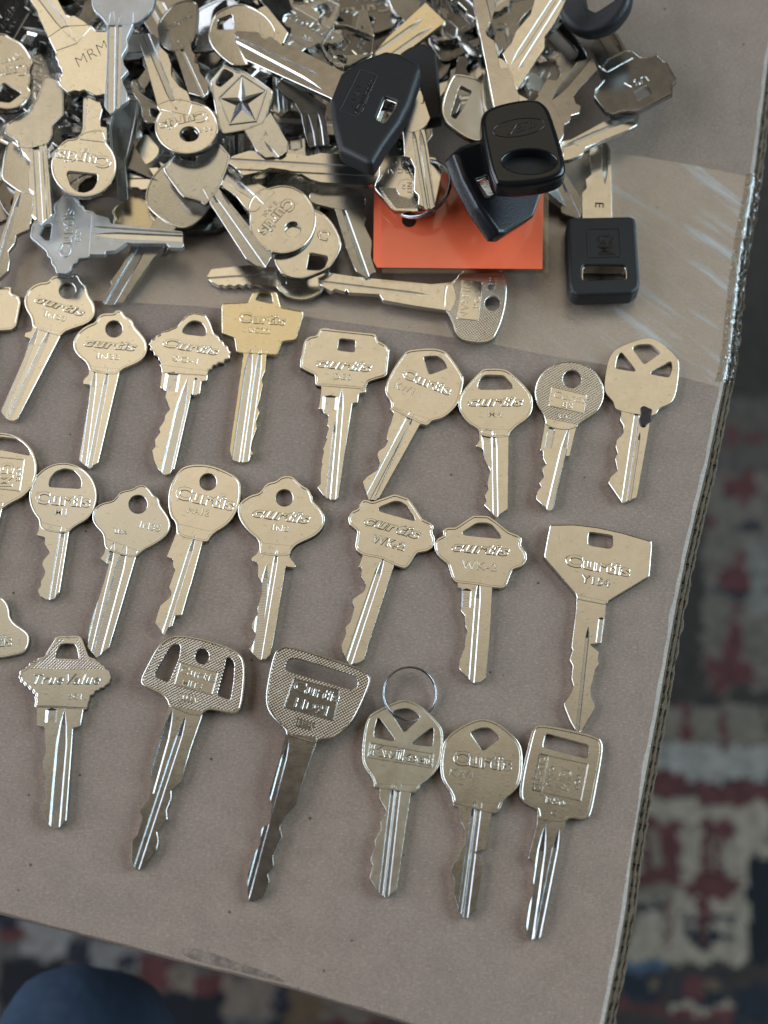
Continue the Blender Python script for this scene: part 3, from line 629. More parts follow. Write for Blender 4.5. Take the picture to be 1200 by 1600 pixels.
KEYS['e5'] = make_key('house_key', 'round knurled bow key with a small plate stamped Curtis E5', ZD,
  ell(598, 325, 172, 156, 26, 140, 400)+[(645, 478), (632, 505), (560, 515), (480, 490), (478, 465)],
  [(480, 450), (475, 500), (455, 610), (470, 615), (470, 650), (485, 680), (465, 700), (475, 740), (450, 770), (460, 790), (440, 815), (435, 850), (495, 905), (520, 900), (580, 640), (600, 640), (630, 510), (640, 485)],
  holes=[(612, 258, 45, 44)], bowmat=KNURL, rim=0.45, plates=[([(510, 293), (688, 335), (670, 430), (495, 390)], None)], frames=[[(510, 293), (688, 335), (670, 430), (495, 390)]], texts=[('Curtis', 520, 346, 680, 380, 34), ('E5', 560, 395, 612, 405, 24), ('RD1', 540, 450, 605, 458, 22)], grooves=[(598, 495, 500, 905, 35), (512, 495, 492, 600, 40, 'f')], **jit())
def spot(root, head, bo, to2, z):
    me = plate([chaikin([to2(p) for p in [(946, 402), (968, 392), (990, 405), (1012, 412), (1002, 440), (1006, 468), (985, 480), (972, 500), (948, 492), (940, 462), (952, 435)]], it=2)], z-0.4, z+0.55, 0.35, 2); finish(me, 60); link('dark_residue', me, GUNK, root)
KEYS['kwplain'] = make_key('house_key', 'plain key with three triangular holes and a dark spot at its right shoulder', ZD,
  [(825, 410), (820, 390), (815, 370), (775, 330), (770, 290), (780, 210), (795, 150), (830, 105), (960, 58), (1000, 55), (1050, 75), (1110, 130), (1140, 165), (1140, 230), (1125, 340), (1095, 385), (1045, 400), (1025, 435), (1000, 442), (900, 430)],
  [(820, 395), (830, 405), (860, 410), (850, 460), (868, 490), (865, 530), (832, 560), (828, 590), (838, 625), (825, 650), (838, 710), (800, 745), (792, 770), (860, 868), (930, 845), (935, 830), (1000, 460), (1010, 420)],
  holes=[[(855, 125), (925, 215), (920, 222), (825, 207), (835, 150)], [(908, 105), (940, 90), (1000, 88), (1050, 130), (968, 188)], [(1100, 170), (1107, 200), (1092, 252), (1000, 235), (1005, 225)]], rim=0, grooves=[(948, 330, 870, 860, 28), (948, 520, 898, 860, 12)], extra=spot, **jit())
KEYS['gml'] = make_key('car_key', 'round bow car key marked GM at the left photo edge, middle row', ZE,
  ell(-2, 285, 236, 225, 30, 100, 430)+[(40, 520), (8, 545), (-60, 545), (-80, 500)], [(-70, 500), (20, 500), (10, 545), (-110, 1000), (-190, 1000)],
  holes=[[(-150, 160), (-100, 110), (0, 88), (100, 100), (160, 140), (190, 190), (182, 205), (0, 168), (-140, 190)]], frames=[[(-130, 200), (155, 228), (125, 430), (-150, 400)]], texts=[('GM', 10, 250, -4, 400, 80), ('FOR', 105, 280, 95, 370, 26)], **jit())
KEYS['m1'] = make_key('house_key', 'round bow key with half-moon hole stamped Curtis M1 in the middle row', ZE,
  ell(395, 458, 213, 208, 28, 135, 405)+[(450, 660), (432, 690), (330, 690), (250, 665)],
  [(245, 620), (238, 680), (225, 705), (280, 718), (278, 760), (310, 815), (270, 860), (262, 890), (282, 930), (275, 960), (255, 990), (255, 1020), (235, 1050), (250, 1085), (290, 1110), (340, 1095), (370, 1060), (430, 680), (440, 665)],
  holes=[[(303, 397), (310, 350), (345, 305), (400, 285), (460, 298), (500, 340), (510, 380), (502, 412), (320, 402)]], texts=[('Curtis', 215, 500, 560, 528, 72, {'bold': .06}), ('M1', 342, 575, 412, 578, 40)], grooves=[(405, 600, 325, 1090, 38)], rim=0.6, mat=NICK2, **jit())
KEYS['in35'] = make_key('house_key', 'lobed bow blank stamped USA and IN35 with no maker name', ZE,
  [(650, 720), (640, 690), (590, 640), (573, 590), (590, 530), (640, 500), (700, 490), (730, 460), (750, 428), (830, 415), (858, 392), (900, 388), (935, 415), (960, 455), (998, 475), (1000, 515), (1040, 565), (1068, 620), (1065, 670), (1030, 720), (960, 765), (900, 795), (860, 830), (840, 850), (655, 800)],
  [(650, 720), (658, 780), (650, 820), (625, 850), (655, 875), (680, 880), (650, 990), (560, 1270), (545, 1400), (600, 1468), (680, 1410), (845, 850), (860, 800)],
  holes=[(862, 510, 58)], texts=[('USA', 712, 692, 790, 698, 26), ('IN35', 865, 655, 995, 682, 42)], grooves=[(715, 735, 555, 1410, 42), (795, 735, 600, 1460, 58)], mat=NICK2, rim=0.6, **jit())
KEYS['na12'] = make_key('house_key', 'barrel-shaped bow key with round hole stamped Curtis NA12', ZG_,
  [(182, 450), (175, 420), (150, 395), (135, 350), (130, 270), (145, 190), (180, 120), (220, 75), (300, 58), (400, 65), (500, 105), (575, 150), (588, 200), (585, 280), (560, 360), (520, 420), (470, 460), (425, 485), (395, 515), (380, 545), (345, 545), (185, 510)],
  [(180, 430), (185, 480), (120, 640), (160, 655), (160, 700), (175, 720), (165, 745), (135, 830), (150, 860), (145, 890), (80, 945), (48, 1050), (105, 1130), (130, 1075), (155, 1075), (175, 1005), (215, 1005), (265, 830), (270, 820), (345, 545), (375, 540), (390, 510), (405, 480)],
  holes=[(380, 170, 53)], texts=[('Curtis', 168, 268, 535, 350, 78, {'bold': .06}), ('NA12', 250, 360, 380, 386, 42)], grooves=[(302, 495, 110, 1110, 36)], **jit())
KEYS['in8'] = make_key('house_key', 'lobed bow key stamped curtis IN8 with rounded side hooks at its shoulders', ZG_,
  [(702, 590), (702, 560), (690, 530), (640, 490), (590, 430), (565, 370), (570, 310), (600, 280), (650, 250), (700, 240), (728, 200), (750, 175), (805, 165), (830, 140), (870, 130), (910, 135), (940, 165), (972, 195), (1012, 215), (1032, 260), (1035, 290), (1090, 340), (1115, 400), (1100, 460), (1050, 510), (980, 540), (930, 565), (900, 600), (890, 640), (710, 630)],
  [(705, 550), (700, 590), (680, 625), (650, 645), (655, 665), (692, 680), (692, 760), (718, 800), (715, 870), (690, 960), (690, 1000), (655, 1050), (652, 1080), (680, 1120), (660, 1190), (632, 1215), (700, 1280), (740, 1280), (770, 1250), (800, 1100), (865, 700), (920, 708), (930, 695), (890, 640), (895, 600), (910, 570)],
  holes=[(857, 270, 53)], texts=[('curtis', 655, 385, 1015, 432, 66, SH), ('IN8', 778, 470, 880, 482, 38)], grooves=[(815, 580, 700, 1280, 30), (748, 680, 680, 1270, 66)], gd=0.5, **jit())
KEYS['wk2a'] = make_key('house_key', 'key stamped WK-2 leaning right-to-left, left of the WK-2 pair', ZG,
  [(145, 430), (135, 400), (150, 310), (100, 270), (92, 230), (110, 190), (155, 170), (170, 125), (200, 115), (240, 130), (375, 82), (460, 110), (500, 165), (545, 235), (600, 260), (612, 290), (600, 310), (620, 360), (605, 410), (570, 430), (510, 440), (455, 525), (430, 535), (370, 515), (290, 475), (180, 455)],
  [(185, 440), (155, 525), (175, 530), (170, 580), (200, 630), (190, 670), (120, 720), (118, 745), (130, 770), (105, 860), (75, 890), (80, 930), (50, 1000), (55, 1030), (100, 1115), (160, 1105), (190, 1085), (220, 980), (365, 530), (375, 495)],
  holes=[[(275, 175), (285, 160), (370, 125), (410, 128), (450, 155), (500, 235), (490, 245), (290, 190)]], smooth=False, texts=[('curtis', 185, 262, 525, 358, 62, SH), ('WK-2', 232, 370, 430, 427, 48)], grooves=[(312, 455, 100, 1100, 38), (272, 520, 82, 1070, 10)], **jit())
KEYS['wk2b'] = make_key('house_key', 'key stamped WK-2 standing upright, right of the WK-2 pair', ZG,
  [(720, 590), (695, 510), (640, 465), (615, 420), (615, 375), (635, 350), (670, 335), (665, 300), (690, 285), (740, 285), (850, 212), (940, 215), (985, 245), (1065, 310), (1130, 335), (1145, 360), (1135, 390), (1170, 440), (1175, 480), (1150, 520), (1090, 540), (1080, 560), (1050, 640), (1030, 655), (960, 650), (870, 635), (740, 620)],
  [(755, 610), (755, 650), (780, 655), (775, 790), (800, 820), (802, 880), (815, 910), (800, 960), (798, 1010), (765, 1090), (765, 1140), (800, 1180), (850, 1225), (890, 1225), (925, 1200), (945, 1000), (965, 660), (965, 635)],
  holes=[[(783, 320), (790, 310), (870, 258), (930, 257), (965, 270), (1020, 340), (1010, 353), (800, 332)]], smooth=False, texts=[('curtis', 718, 425, 1070, 458, 62, SH), ('WK-2', 780, 530, 990, 550, 48)], grooves=[(885, 600, 840, 1215, 36), (812, 655, 805, 770, 60, 'f')], **jit())
KEYS['y154'] = make_key('car_key', 'big shield-shaped bow key stamped Curtis Y154 with spear-tipped blade', ZH,
  [(178, 88), (350, 85), (520, 105), (700, 145), (905, 205), (908, 240), (890, 460), (600, 635), (575, 665), (370, 625), (365, 590), (140, 330), (135, 315), (160, 180)],
  [(370, 590), (368, 700), (335, 965), (345, 985), (322, 1055), (345, 1095), (335, 1185), (350, 1240), (325, 1300), (282, 1365), (285, 1390), (330, 1500), (375, 1575), (410, 1560), (500, 1405), (500, 1380), (470, 1310), (470, 1260), (497, 1160), (500, 1130), (532, 1085), (520, 1050), (530, 1000), (465, 945), (550, 935), (570, 800), (582, 635)],
  holes=[[(455, 160), (465, 140), (630, 165), (628, 240), (610, 260), (470, 238), (450, 225)]], smooth=False, rim=0.4, texts=[('Curtis', 285, 375, 750, 460, 80, {'bold': .06}), ('Y154', 400, 500, 605, 536, 58, {'bold': 0.01})], grooves=[(455, 815, 375, 1570, 26), (550, 750, 528, 932, 42, 'f')], gd=0.8, mill=MILLS, **jit())
KEYS['leftlow'] = make_key('house_key', 'pale bow cut off by the left photo edge, with the end of the maker name', ZE,
  [(-200, 1300), (-150, 1240), (-80, 1200), (-60, 1120), (-20, 1085), (20, 1095), (60, 1150), (65, 1240), (180, 1310), (188, 1370), (165, 1430), (120, 1450), (-50, 1480), (-180, 1440)], [(-180, 1300), (-700, 1280), (-700, 1360), (-180, 1420)], texts=[('Curtis', -180, 1405, 72, 1392, 70, {'bold': .06})], mat=NICK2, rim=0.6, **jit())
KEYS['tv'] = make_key('house_key', 'scallop-edged key stamped TrueValue SC1 with a knurled handle loop', ZI,
  [(260, 640), (252, 620), (262, 590), (250, 560), (268, 545), (240, 535), (242, 515), (215, 510), (210, 488), (180, 480), (175, 460), (148, 452), (150, 430), (132, 415), (148, 395), (140, 375), (165, 350), (185, 352), (195, 332), (212, 330), (215, 305), (245, 305), (250, 288), (275, 290), (280, 268), (325, 262), (420, 108), (580, 105), (605, 130), (655, 265), (700, 275), (715, 300), (738, 302), (745, 325), (768, 325), (775, 355), (805, 365), (812, 395), (822, 420), (805, 440), (808, 462), (775, 470), (765, 495), (738, 490), (725, 515), (700, 510), (690, 545), (660, 545), (662, 580), (648, 600), (640, 655), (430, 642), (330, 640)],
  [(270, 630), (272, 775), (325, 782), (335, 900), (340, 960), (315, 1030), (320, 1100), (345, 1160), (330, 1230), (345, 1300), (300, 1370), (345, 1470), (360, 1500), (400, 1530), (460, 1500), (485, 1470), (535, 790), (590, 775), (612, 640)],
  holes=[[(402, 272), (410, 235), (445, 175), (470, 165), (540, 168), (560, 185), (582, 280)]], smooth=False, rim=0.5, mat=NICK2, mill=MILLS,
  plates=[([(215, 350), (290, 300), (335, 275), (390, 165), (440, 130), (470, 140), (415, 210), (398, 285), (590, 290), (575, 180), (550, 140), (585, 135), (640, 275), (710, 305), (765, 360)], KNURL)],
  texts=[('TrueValue', 245, 465, 735, 465, 78, ITAL), ('SC1', 500, 575, 597, 578, 42)], grooves=[(475, 645, 400, 1520, 84), (382, 640, 374, 745, 86, 'f')], **jit())
KEYS['mit3'] = make_key('car_key', 'long car key with knurled bow, two side slots and a plate stamped Curtis MIT3', ZJ,
  [(292, 530), (290, 500), (260, 465), (130, 405), (118, 370), (150, 300), (230, 150), (290, 100), (360, 85), (500, 108), (640, 150), (740, 200), (770, 250), (775, 350), (755, 530), (730, 570), (690, 580), (620, 565), (540, 552), (510, 575), (495, 600), (400, 580)],
  [(290, 530), (285, 570), (175, 950), (190, 1010), (165, 1110), (110, 1190), (130, 1230), (95, 1340), (65, 1370), (60, 1500), (90, 1560), (150, 1530), (215, 1440), (230, 1380), (220, 1320), (285, 1240), (280, 1180), (310, 1110), (310, 1060), (370, 1010), (430, 800), (500, 600), (508, 565)],
  holes=[[(205, 350), (215, 310), (300, 165), (340, 142), (370, 152), (360, 230), (295, 385)], [(655, 230), (680, 228), (705, 260), (700, 370), (680, 495), (595, 465), (640, 300)], (503, 222, 44, 48)], bowmat=KNURL, rim=0.7,
  plates=[([(365, 255), (605, 320), (565, 465), (325, 400)], None), ([(370, 450), (475, 475), (470, 520), (360, 495)], None)], frames=[[(365, 255), (605, 320), (565, 465), (325, 400)]], texts=[('Curtis', 360, 322, 580, 385, 48), ('MIT3', 378, 398, 495, 428, 38), ('USA', 375, 490, 465, 512, 30)], grooves=[(400, 595, 90, 1550, 40), (320, 548, 190, 1010, 60)], mill=MILLS, roll=0, zb=TK+1.2, zt=TK+0.2)
KEYS['hd91'] = make_key('car_key', 'long car key with cross-hatched bow stamped Curtis HD91 and dark reflecting blade', ZK,
  [(285, 590), (290, 560), (210, 490), (170, 420), (170, 340), (190, 230), (215, 120), (250, 75), (310, 72), (420, 105), (600, 160), (740, 210), (782, 255), (775, 300), (720, 430), (670, 520), (600, 590), (540, 615), (480, 615), (460, 645), (380, 620)],
  [(285, 580), (280, 600), (185, 930), (205, 1000), (190, 1100), (145, 1130), (135, 1220), (100, 1290), (60, 1400), (65, 1545), (90, 1560), (150, 1530), (190, 1440), (180, 1400), (215, 1350), (210, 1290), (265, 1180), (250, 1130), (280, 1060), (345, 990), (400, 810), (460, 640), (465, 600)],
  holes=[[(280, 185), (300, 150), (340, 140), (680, 240), (705, 270), (700, 315), (660, 325), (310, 225), (280, 210)]], bowmat=KNURL, rim=0.6, plates=[([(330, 255), (603, 325), (565, 510), (270, 430)], STEEL), ([(350, 490), (460, 520), (440, 565), (335, 540)], None)], frames=[[(330, 255), (603, 325), (565, 510), (270, 430)]],
  texts=[('Curtis', 325, 325, 590, 402, 60), ('HD91', 330, 422, 520, 475, 55), ('USA', 352, 535, 440, 558, 34)], grooves=[(302, 620, 66, 1500, 34)], mill=MILLS, mat=NICK, roll=0, zb=TK+3.0, zt=TK+0.2)
KEYS['kwik'] = make_key('house_key', 'key stamped Kwikset with three triangular holes and a wire ring through it', ZL,
  [(132, 765), (130, 740), (120, 705), (70, 640), (57, 570), (70, 440), (90, 350), (125, 315), (280, 240), (340, 240), (420, 280), (525, 390), (545, 440), (540, 570), (510, 660), (440, 730), (410, 745), (385, 800), (250, 780)],
  [(130, 740), (132, 762), (165, 770), (165, 830), (205, 900), (195, 940), (170, 970), (175, 1010), (135, 1080), (140, 1110), (110, 1190), (125, 1230), (105, 1300), (150, 1380), (200, 1420), (265, 1375), (350, 795), (385, 795), (400, 750)],
  holes=[[(150, 350), (165, 352), (255, 475), (250, 487), (130, 465), (133, 420)], [(235, 320), (260, 300), (330, 290), (375, 310), (410, 345), (310, 438)], [(475, 405), (488, 415), (480, 520), (355, 505), (360, 495)]], rim=0.7,
  frames=[[(105, 490), (490, 560), (480, 650), (90, 585)]], texts=[('Kwikset', 108, 565, 475, 630, 62)], grooves=[(250, 720, 172, 1395, 28), (290, 655, 205, 1415, 28)], mat=metal('nickel_brushed', (0.70, 0.67, 0.58), 0.3, kn=((12,), 900, 0.25, 0.00004)), **jit())
KEYS['kw1l'] = make_key('house_key', 'hexagonal key stamped KW1 with a deep notch sawn in the right of its blade', ZL,
  [(602, 860), (600, 840), (590, 800), (540, 730), (525, 670), (530, 560), (550, 480), (600, 425), (740, 350), (820, 355), (900, 395), (990, 480), (1018, 560), (1010, 700), (980, 780), (900, 840), (875, 915), (830, 920), (630, 865)],
  [(600, 845), (605, 875), (635, 880), (640, 950), (675, 1020), (670, 1100), (640, 1150), (635, 1190), (600, 1220), (590, 1260), (610, 1320), (605, 1390), (635, 1500), (675, 1550), (740, 1490), (750, 1440), (785, 1210), (725, 1145), (800, 1135), (830, 915), (870, 915), (878, 860)],
  holes=[[(702, 435), (770, 407), (820, 408), (883, 465), (780, 548)]], texts=[('Curtis', 600, 622, 950, 662, 80, {'bold': .06}), ('KW1', 580, 690, 715, 714, 45)], grooves=[(770, 775, 675, 1545, 30), (728, 850, 640, 1510, 26)], mill=MILLS, **jit())
KEYS['b50'] = make_key('car_key', 'square bow car key stamped GM and B50 with a twin-groove blade', ZM,
  [(255, 720), (250, 660), (240, 650), (150, 605), (130, 560), (150, 400), (210, 150), (230, 105), (270, 88), (450, 120), (640, 165), (680, 210), (680, 280), (640, 500), (605, 680), (580, 715), (540, 720), (470, 705), (435, 735), (350, 730)],
  [(250, 690), (250, 750), (190, 970), (205, 978), (240, 1030), (225, 1130), (235, 1160), (190, 1320), (180, 1400), (190, 1475), (220, 1512), (270, 1495), (300, 1400), (430, 760), (440, 710)],
  holes=[[(308, 150), (592, 228), (583, 318), (285, 240)]], rim=0.9, frames=[[(262, 280), (590, 350), (540, 600), (215, 525)], [(262, 280), (330, 295), (285, 540), (215, 525)]],
  texts=[('GM', 408, 372, 372, 505, 85, {'bold': 0.01, 'bev': 0.07}), ('FOR', 510, 425, 492, 520, 30), ('CARS', 338, 365, 312, 490, 28), ('CURTIS', 272, 295, 232, 520, 38), ('B50', 305, 605, 430, 632, 42), ('C', 342, 685, 376, 692, 35)], grooves=[(305, 745, 200, 1490, 56), (395, 775, 250, 1500, 40)], gd=0.7, mill=MILLS, **jit())

# ------------------------------------------------------------------ the heap
HG = 'loose keys piled at the far side of the cardboard'
PA = (0, 0, 4); PB = (250, 0, 4); PC = (500, 0, 4); PD = (750, 0, 2.667); PE = (0, 220, 4); PF = (250, 220, 4); PG = (500, 220, 3.333); PH = (800, 250, 3)
def pile(name, label, Z, bow, blade, zb, zt, roll=0, **k):
    k.setdefault('rim', 0.6); dz = 5 if zb >= 12 else 2 if zb >= 8 else 0; zb += dz; zt += dz if zt >= 8 else 0; return make_key(name, label, Z, bow, blade, zb=zb, zt=zt, roll=roll, group=HG, **k)
pile('house_key', 'blue-grey scallop-edged key stamped Curtis SC1 lying sideways, blade to the right', PE,
  [(585, 440), (530, 430), (525, 405), (500, 400), (500, 375), (480, 372), (475, 350), (440, 345), (410, 330), (385, 345), (370, 370), (345, 380), (335, 410), (340, 440), (325, 470), (270, 500), (235, 490), (200, 520), (187, 600), (290, 690), (295, 720), (318, 735), (320, 770), (340, 785), (350, 825), (420, 830), (450, 800), (450, 775), (475, 765), (490, 735), (550, 730), (565, 705)],
  [(575, 435), (600, 460), (680, 480), (690, 515), (1140, 565), (1140, 620), (1150, 650), (1130, 670), (1060, 665), (1040, 640), (830, 640), (790, 635), (720, 685), (660, 690), (655, 710), (555, 708), (560, 600)], 9, 10, -2,
  holes=[[(270, 520), (325, 512), (310, 620), (285, 622), (242, 580)]], smooth=False, mat=SATIN, texts=[('Curtis', 438, 725, 462, 418, 74), ('SC1', 500, 625, 508, 535, 38)], grooves=[(580, 585, 1140, 610, 48), (575, 535, 1140, 575, 14)])
pile('house_key', 'round bow key with half-moon hole lying upside down in the heap, blade up', PA,
  ell(525, 1035, 205, 195, 30, -60, 240)+[(480, 865), (500, 830), (640, 800), (665, 860), (672, 905)], [(490, 870), (515, 800), (520, 560), (530, 490), (545, 465), (580, 460), (605, 425), (650, 490), (640, 530), (612, 570), (612, 600), (640, 680), (625, 740), (630, 790), (665, 795), (668, 890)], 17, 20, 2,
  holes=[[(415, 1085), (425, 1065), (610, 1085), (608, 1130), (580, 1180), (530, 1202), (480, 1195), (440, 1160)]], texts=[('Curtis', 700, 985, 360, 935, 72), ('M1', 555, 925, 505, 918, 32)], grooves=[(508, 880, 545, 480, 36)])
pile('house_key', 'hexagonal bow key stamped KW1 upside down at the top left photo edge', PA,
  [(-120, 300), (-40, 210), (30, 205), (70, 235), (130, 260), (170, 310), (210, 380), (180, 440), (195, 500), (175, 540), (205, 580), (120, 670), (40, 685), (-60, 660), (-140, 560), (-150, 400)], [(-120, 300), (-60, 240), (-300, -200), (-360, -150)], 15, 14, 3,
  holes=[[(20, 510), (135, 580), (60, 640), (-10, 630), (-20, 590)]], texts=[('Curtis', 165, 390, -100, 440, 74), ('KW1', 130, 325, 0, 360, 38)])
def mrm(root, head, bo, to2, z): pass
pile('house_key', 'large tan scallop-edged key with black handwritten letters on its bow', PA,
  [(300, 230), (350, 330), (345, 360), (362, 380), (365, 410), (385, 430), (388, 460), (370, 480), (378, 510), (372, 535), (400, 555), (430, 580), (465, 565), (500, 575), (520, 560), (560, 580), (600, 600), (650, 590), (700, 560), (760, 480), (740, 330), (700, 220), (660, 190), (600, 190), (560, 150), (520, 155), (400, 160)],
  [(150, -60), (230, 60), (240, 100), (300, 230), (340, 320), (480, 270), (570, 170), (520, 130), (460, 95), (420, 110), (330, -60)], 22, 24, -1, rim=0.35, smooth=False, texts=[('MRM', 495, 420, 690, 300, 72, {'mat': INK, 'bold': -0.02, 'shear': 0.2, 'z': 0.02})], grooves=[(475, 262, 230, -60, 60)])
pile('house_key', 'blue-grey double-groove key over the handwritten key, round bow cut by the photo top', PA,
  [(570, -40), (575, 60), (640, 110), (660, 150), (700, 160), (850, 150), (900, 110), (960, 50), (980, -100), (900, -180), (640, -180)], [(660, 100), (670, 300), (650, 660), (690, 705), (795, 630), (790, 570), (755, 490), (800, 440), (770, 400), (760, 350), (795, 290), (790, 240), (830, 150), (835, 70), (720, 60)], 26, 24, 4,
  mat=SATIN, grooves=[(700, 40, 690, 700, 50), (752, 90, 738, 680, 26)], mill=MILLS)
pile('house_key', 'dark grey key pointing down at the left of the heap, its bow reflecting black', PA,
  [(40, 770), (25, 830), (60, 850), (105, 880), (110, 920), (200, 930), (300, 900), (330, 850), (330, 790), (400, 720), (400, 560), (370, 500), (280, 460), (230, 610), (170, 690), (60, 760)],
  [(115, 880), (120, 900), (140, 950), (155, 960), (190, 1010), (175, 1090), (180, 1180), (210, 1200), (205, 1290), (195, 1340), (265, 1395), (325, 1340), (290, 880)], 12, 13, -4, mat=NICK2, smooth=False, grooves=[(215, 770, 250, 1390, 42), (272, 890, 302, 1350, 22)])
pile('house_key', 'tan key with a saw-toothed blade running down the left photo edge', PE,
  [(60, -10), (110, 20), (200, 120), (210, 250), (215, 330), (150, 330), (95, 300), (40, 260), (5, 230), (30, 60)], [(95, 290), (80, 380), (0, 640), (-60, 880), (0, 860), (50, 810), (60, 740), (50, 690), (90, 640), (100, 590), (180, 550), (195, 500), (215, 300)], 8, 6, 2, rim=0.4, grooves=[(130, 320, -20, 800, 30)], texts=[('SC', 120, 90, 160, 90, 60)])
pile('house_key', 'upside-down round Curtis key with round hole, left of the star key', PB,
  ell(165, 790, 198, 170, 30, -50, 215)+[(-30, 660), (20, 630), (110, 610), (230, 640)], [(-10, 680), (-130, 250), (-95, 200), (-40, 215), (-5, 245), (0, 290), (50, 340), (70, 400), (70, 470), (120, 540), (170, 570), (200, 650), (180, 720)], 19, 17, -4,
  holes=[(182, 835, 60, 48)], texts=[('Curtis', 290, 690, -10, 760, 62, {'bold': .06}), ('RD1', 320, 785, 250, 800, 28)], grooves=[(105, 690, -90, 215, 45)])
pile('house_key', 'short toothed blade pointing down beside the handwritten key, bow nearly black', PB,
  [(-10, 240), (10, 290), (95, 330), (190, 280), (230, 200), (240, 60), (230, 0), (100, 0), (-20, 130)], [(60, 240), (95, 330), (180, 580), (270, 605), (300, 580), (305, 520), (250, 450), (240, 400), (215, 390), (220, 340), (195, 310), (190, 260), (155, 200)], 17, 20, 3, mat=STEEL, texts=[('NATIONAL', 10, 215, 200, 100, 26, {'bold': 0})], grooves=[(110, 250, 265, 590, 20)])
def star(root, head, bo, to2, z):
    c = Vector(to2((510, 640))); pts = [Vector(to2(p)) for p in ((513, 472), (660, 568), (598, 752), (437, 772), (372, 612))]
    ring = resample([tuple(p) for p in pts], 0.4); me = plate([inset(ring, -0.45), ring], z-0.1, z+0.45, 0.12, 0); finish(me); link('pentagon_rim', me, NICK2, head)
    bm = bmesh.new(); cv = bm.verts.new((c.x, c.y, z+0.75)); n = 5
    pv = [bm.verts.new((p.x, p.y, z+0.15)) for p in pts]
    mids = []
    for i in range(5):
        m = (pts[i]+pts[(i+1) % 5])/2; q = c+(m-c)*0.34; mids.append(bm.verts.new((q.x, q.y, z+0.05)))
    for i in range(5):
        bm.faces.new((cv, pv[i], mids[i])); bm.faces.new((cv, mids[i-1], pv[i]))
    me = bpy.data.meshes.new('star'); bm.to_mesh(me); bm.free(); finish(me, 5); link('star_emblem', me, NICK2, head)
pile('car_key', 'grey key with a five-pointed star emblem in a pentagonal bow', PB,
  [(315, 500), (400, 400), (440, 420), (490, 450), (520, 440), (600, 490), (710, 570), (700, 620), (650, 770), (540, 812), (400, 838), (370, 800), (330, 600)], [(520, 800), (600, 940), (660, 985), (760, 975), (790, 950), (800, 890), (690, 700), (640, 760)], 18, 15, 3,
  holes=[[(342, 520), (400, 425), (468, 462), (375, 545)]], mat=NICK2, rim=0.5, smooth=False, extra=star, texts=[('A', 645, 850, 675, 850, 34)], grooves=[(650, 880, 740, 990, 26)])
pile('car_key', 'black faceted rubber head stamped Curtis on a wide blank blade', PC,
  [(60, 625), (130, 450), (250, 370), (410, 310), (500, 325), (620, 390), (630, 430), (560, 640), (500, 760), (400, 900), (330, 1020), (290, 1015), (120, 930), (75, 760)],
  [(-535, 205), (-520, 190), (-385, 200), (-350, 245), (-310, 225), (-230, 285), (-210, 270), (150, 450), (330, 560), (200, 700), (60, 610), (-470, 370), (-530, 240)], 30, 22, 3,
  smooth=False, fob={'t': 7.5, 'mat': RUBB, 'bev': 1.8, 'liner': 1}, holes=[[(345, 740), (400, 600), (485, 630), (470, 670), (400, 770)]], frames=[[(120, 690), (250, 430), (365, 468), (235, 730)]], texts=[('Curtis', 255, 715, 345, 500, 48, {'z': 0.14, 'mat': INKG, 'bold': 0.05}), ('Y151', 205, 690, 260, 540, 30, {'z': 0.1, 'mat': INKG, 'bold': 0})], grooves=[(-10, 470, -510, 240, 22), (10, 560, -500, 290, 50)], gd=0.5)
pile('car_key', 'black-headed key half hidden behind the faceted head, with brass-coloured blade', PC,
  [(500, 330), (560, 290), (650, 265), (730, 330), (745, 500), (762, 740), (640, 765), (540, 720), (480, 560)], [(640, 350), (460, 420), (340, 330), (420, 235), (660, 15), (785, 135), (700, 200), (570, 300)], 17, 20, -3,
  smooth=False, fob={'t': 6.5, 'mat': RUBB, 'bev': 1.0}, mat=BRASSY, frames=[[(570, 560), (650, 560), (650, 650), (570, 650)]], grooves=[(650, 115, 350, 330, 34), (705, 165, 470, 330, 34)], mill=MILLS)
pile('car_key', 'glossy black square-headed key with an oval badge and recessed slot', PD,
  [(0, 470), (60, 430), (220, 400), (280, 430), (310, 500), (365, 690), (350, 730), (260, 760), (90, 775), (50, 750), (10, 560)], [(60, 450), (-40, -60), (90, -60), (42, 90), (22, 130), (30, 150), (60, 170), (85, 285), (115, 280), (135, 330), (165, 400), (150, 480)], 34, 30, 2,
  fob={'t': 8, 'mat': PLAS, 'bev': 1.8}, holes=[(206, 672, 112, 50)], texts=[('ILEX', 225, 497, 100, 535, 32, {'z': 0.16, 'shear': 0.2})], frames=[ell(161, 531, 112, 38, 26, rot=-9)], grooves=[(105, 245, 40, -10, 36)],
  extra=lambda root, head, bo, to2, z: link('recessed_slot_floor', finish(plate([[to2(p) for p in ell(206, 672, 118, 56, 30)]], 1.0, 4.2, 0.1, 0)), RUBB, head))
pile('car_key', 'knurled grey bow with a slanted slot under the glossy square head', PC,
  [(850, 455), (1000, 490), (1080, 560), (1100, 700), (1060, 860), (960, 890), (800, 780), (755, 700), (770, 600), (820, 480)], [(1000, 560), (1090, 500), (1300, 620), (1260, 700), (1040, 800)], 21, 19, 1, bowmat=KNURL, rim=0.7, mat=NICK, holes=[[(875, 530), (955, 565), (850, 745), (815, 720)]])
pile('car_key', 'pointed blue-black head with a square hole lying on the orange tag', PG,
  [(700, 60), (740, 20), (860, -20), (1150, 100), (1172, 240), (1120, 390), (970, 485), (930, 482), (830, 340), (750, 190)], [(900, 60), (1000, 0), (1250, 160), (1350, 340), (1300, 360), (1100, 200)], 19, 6, 3, smooth=False,
  fob={'t': 6.5, 'mat': NAVY, 'bev': 1.6, 'liner': 1}, holes=[[(812, 200), (875, 180), (930, 265), (865, 297)]])
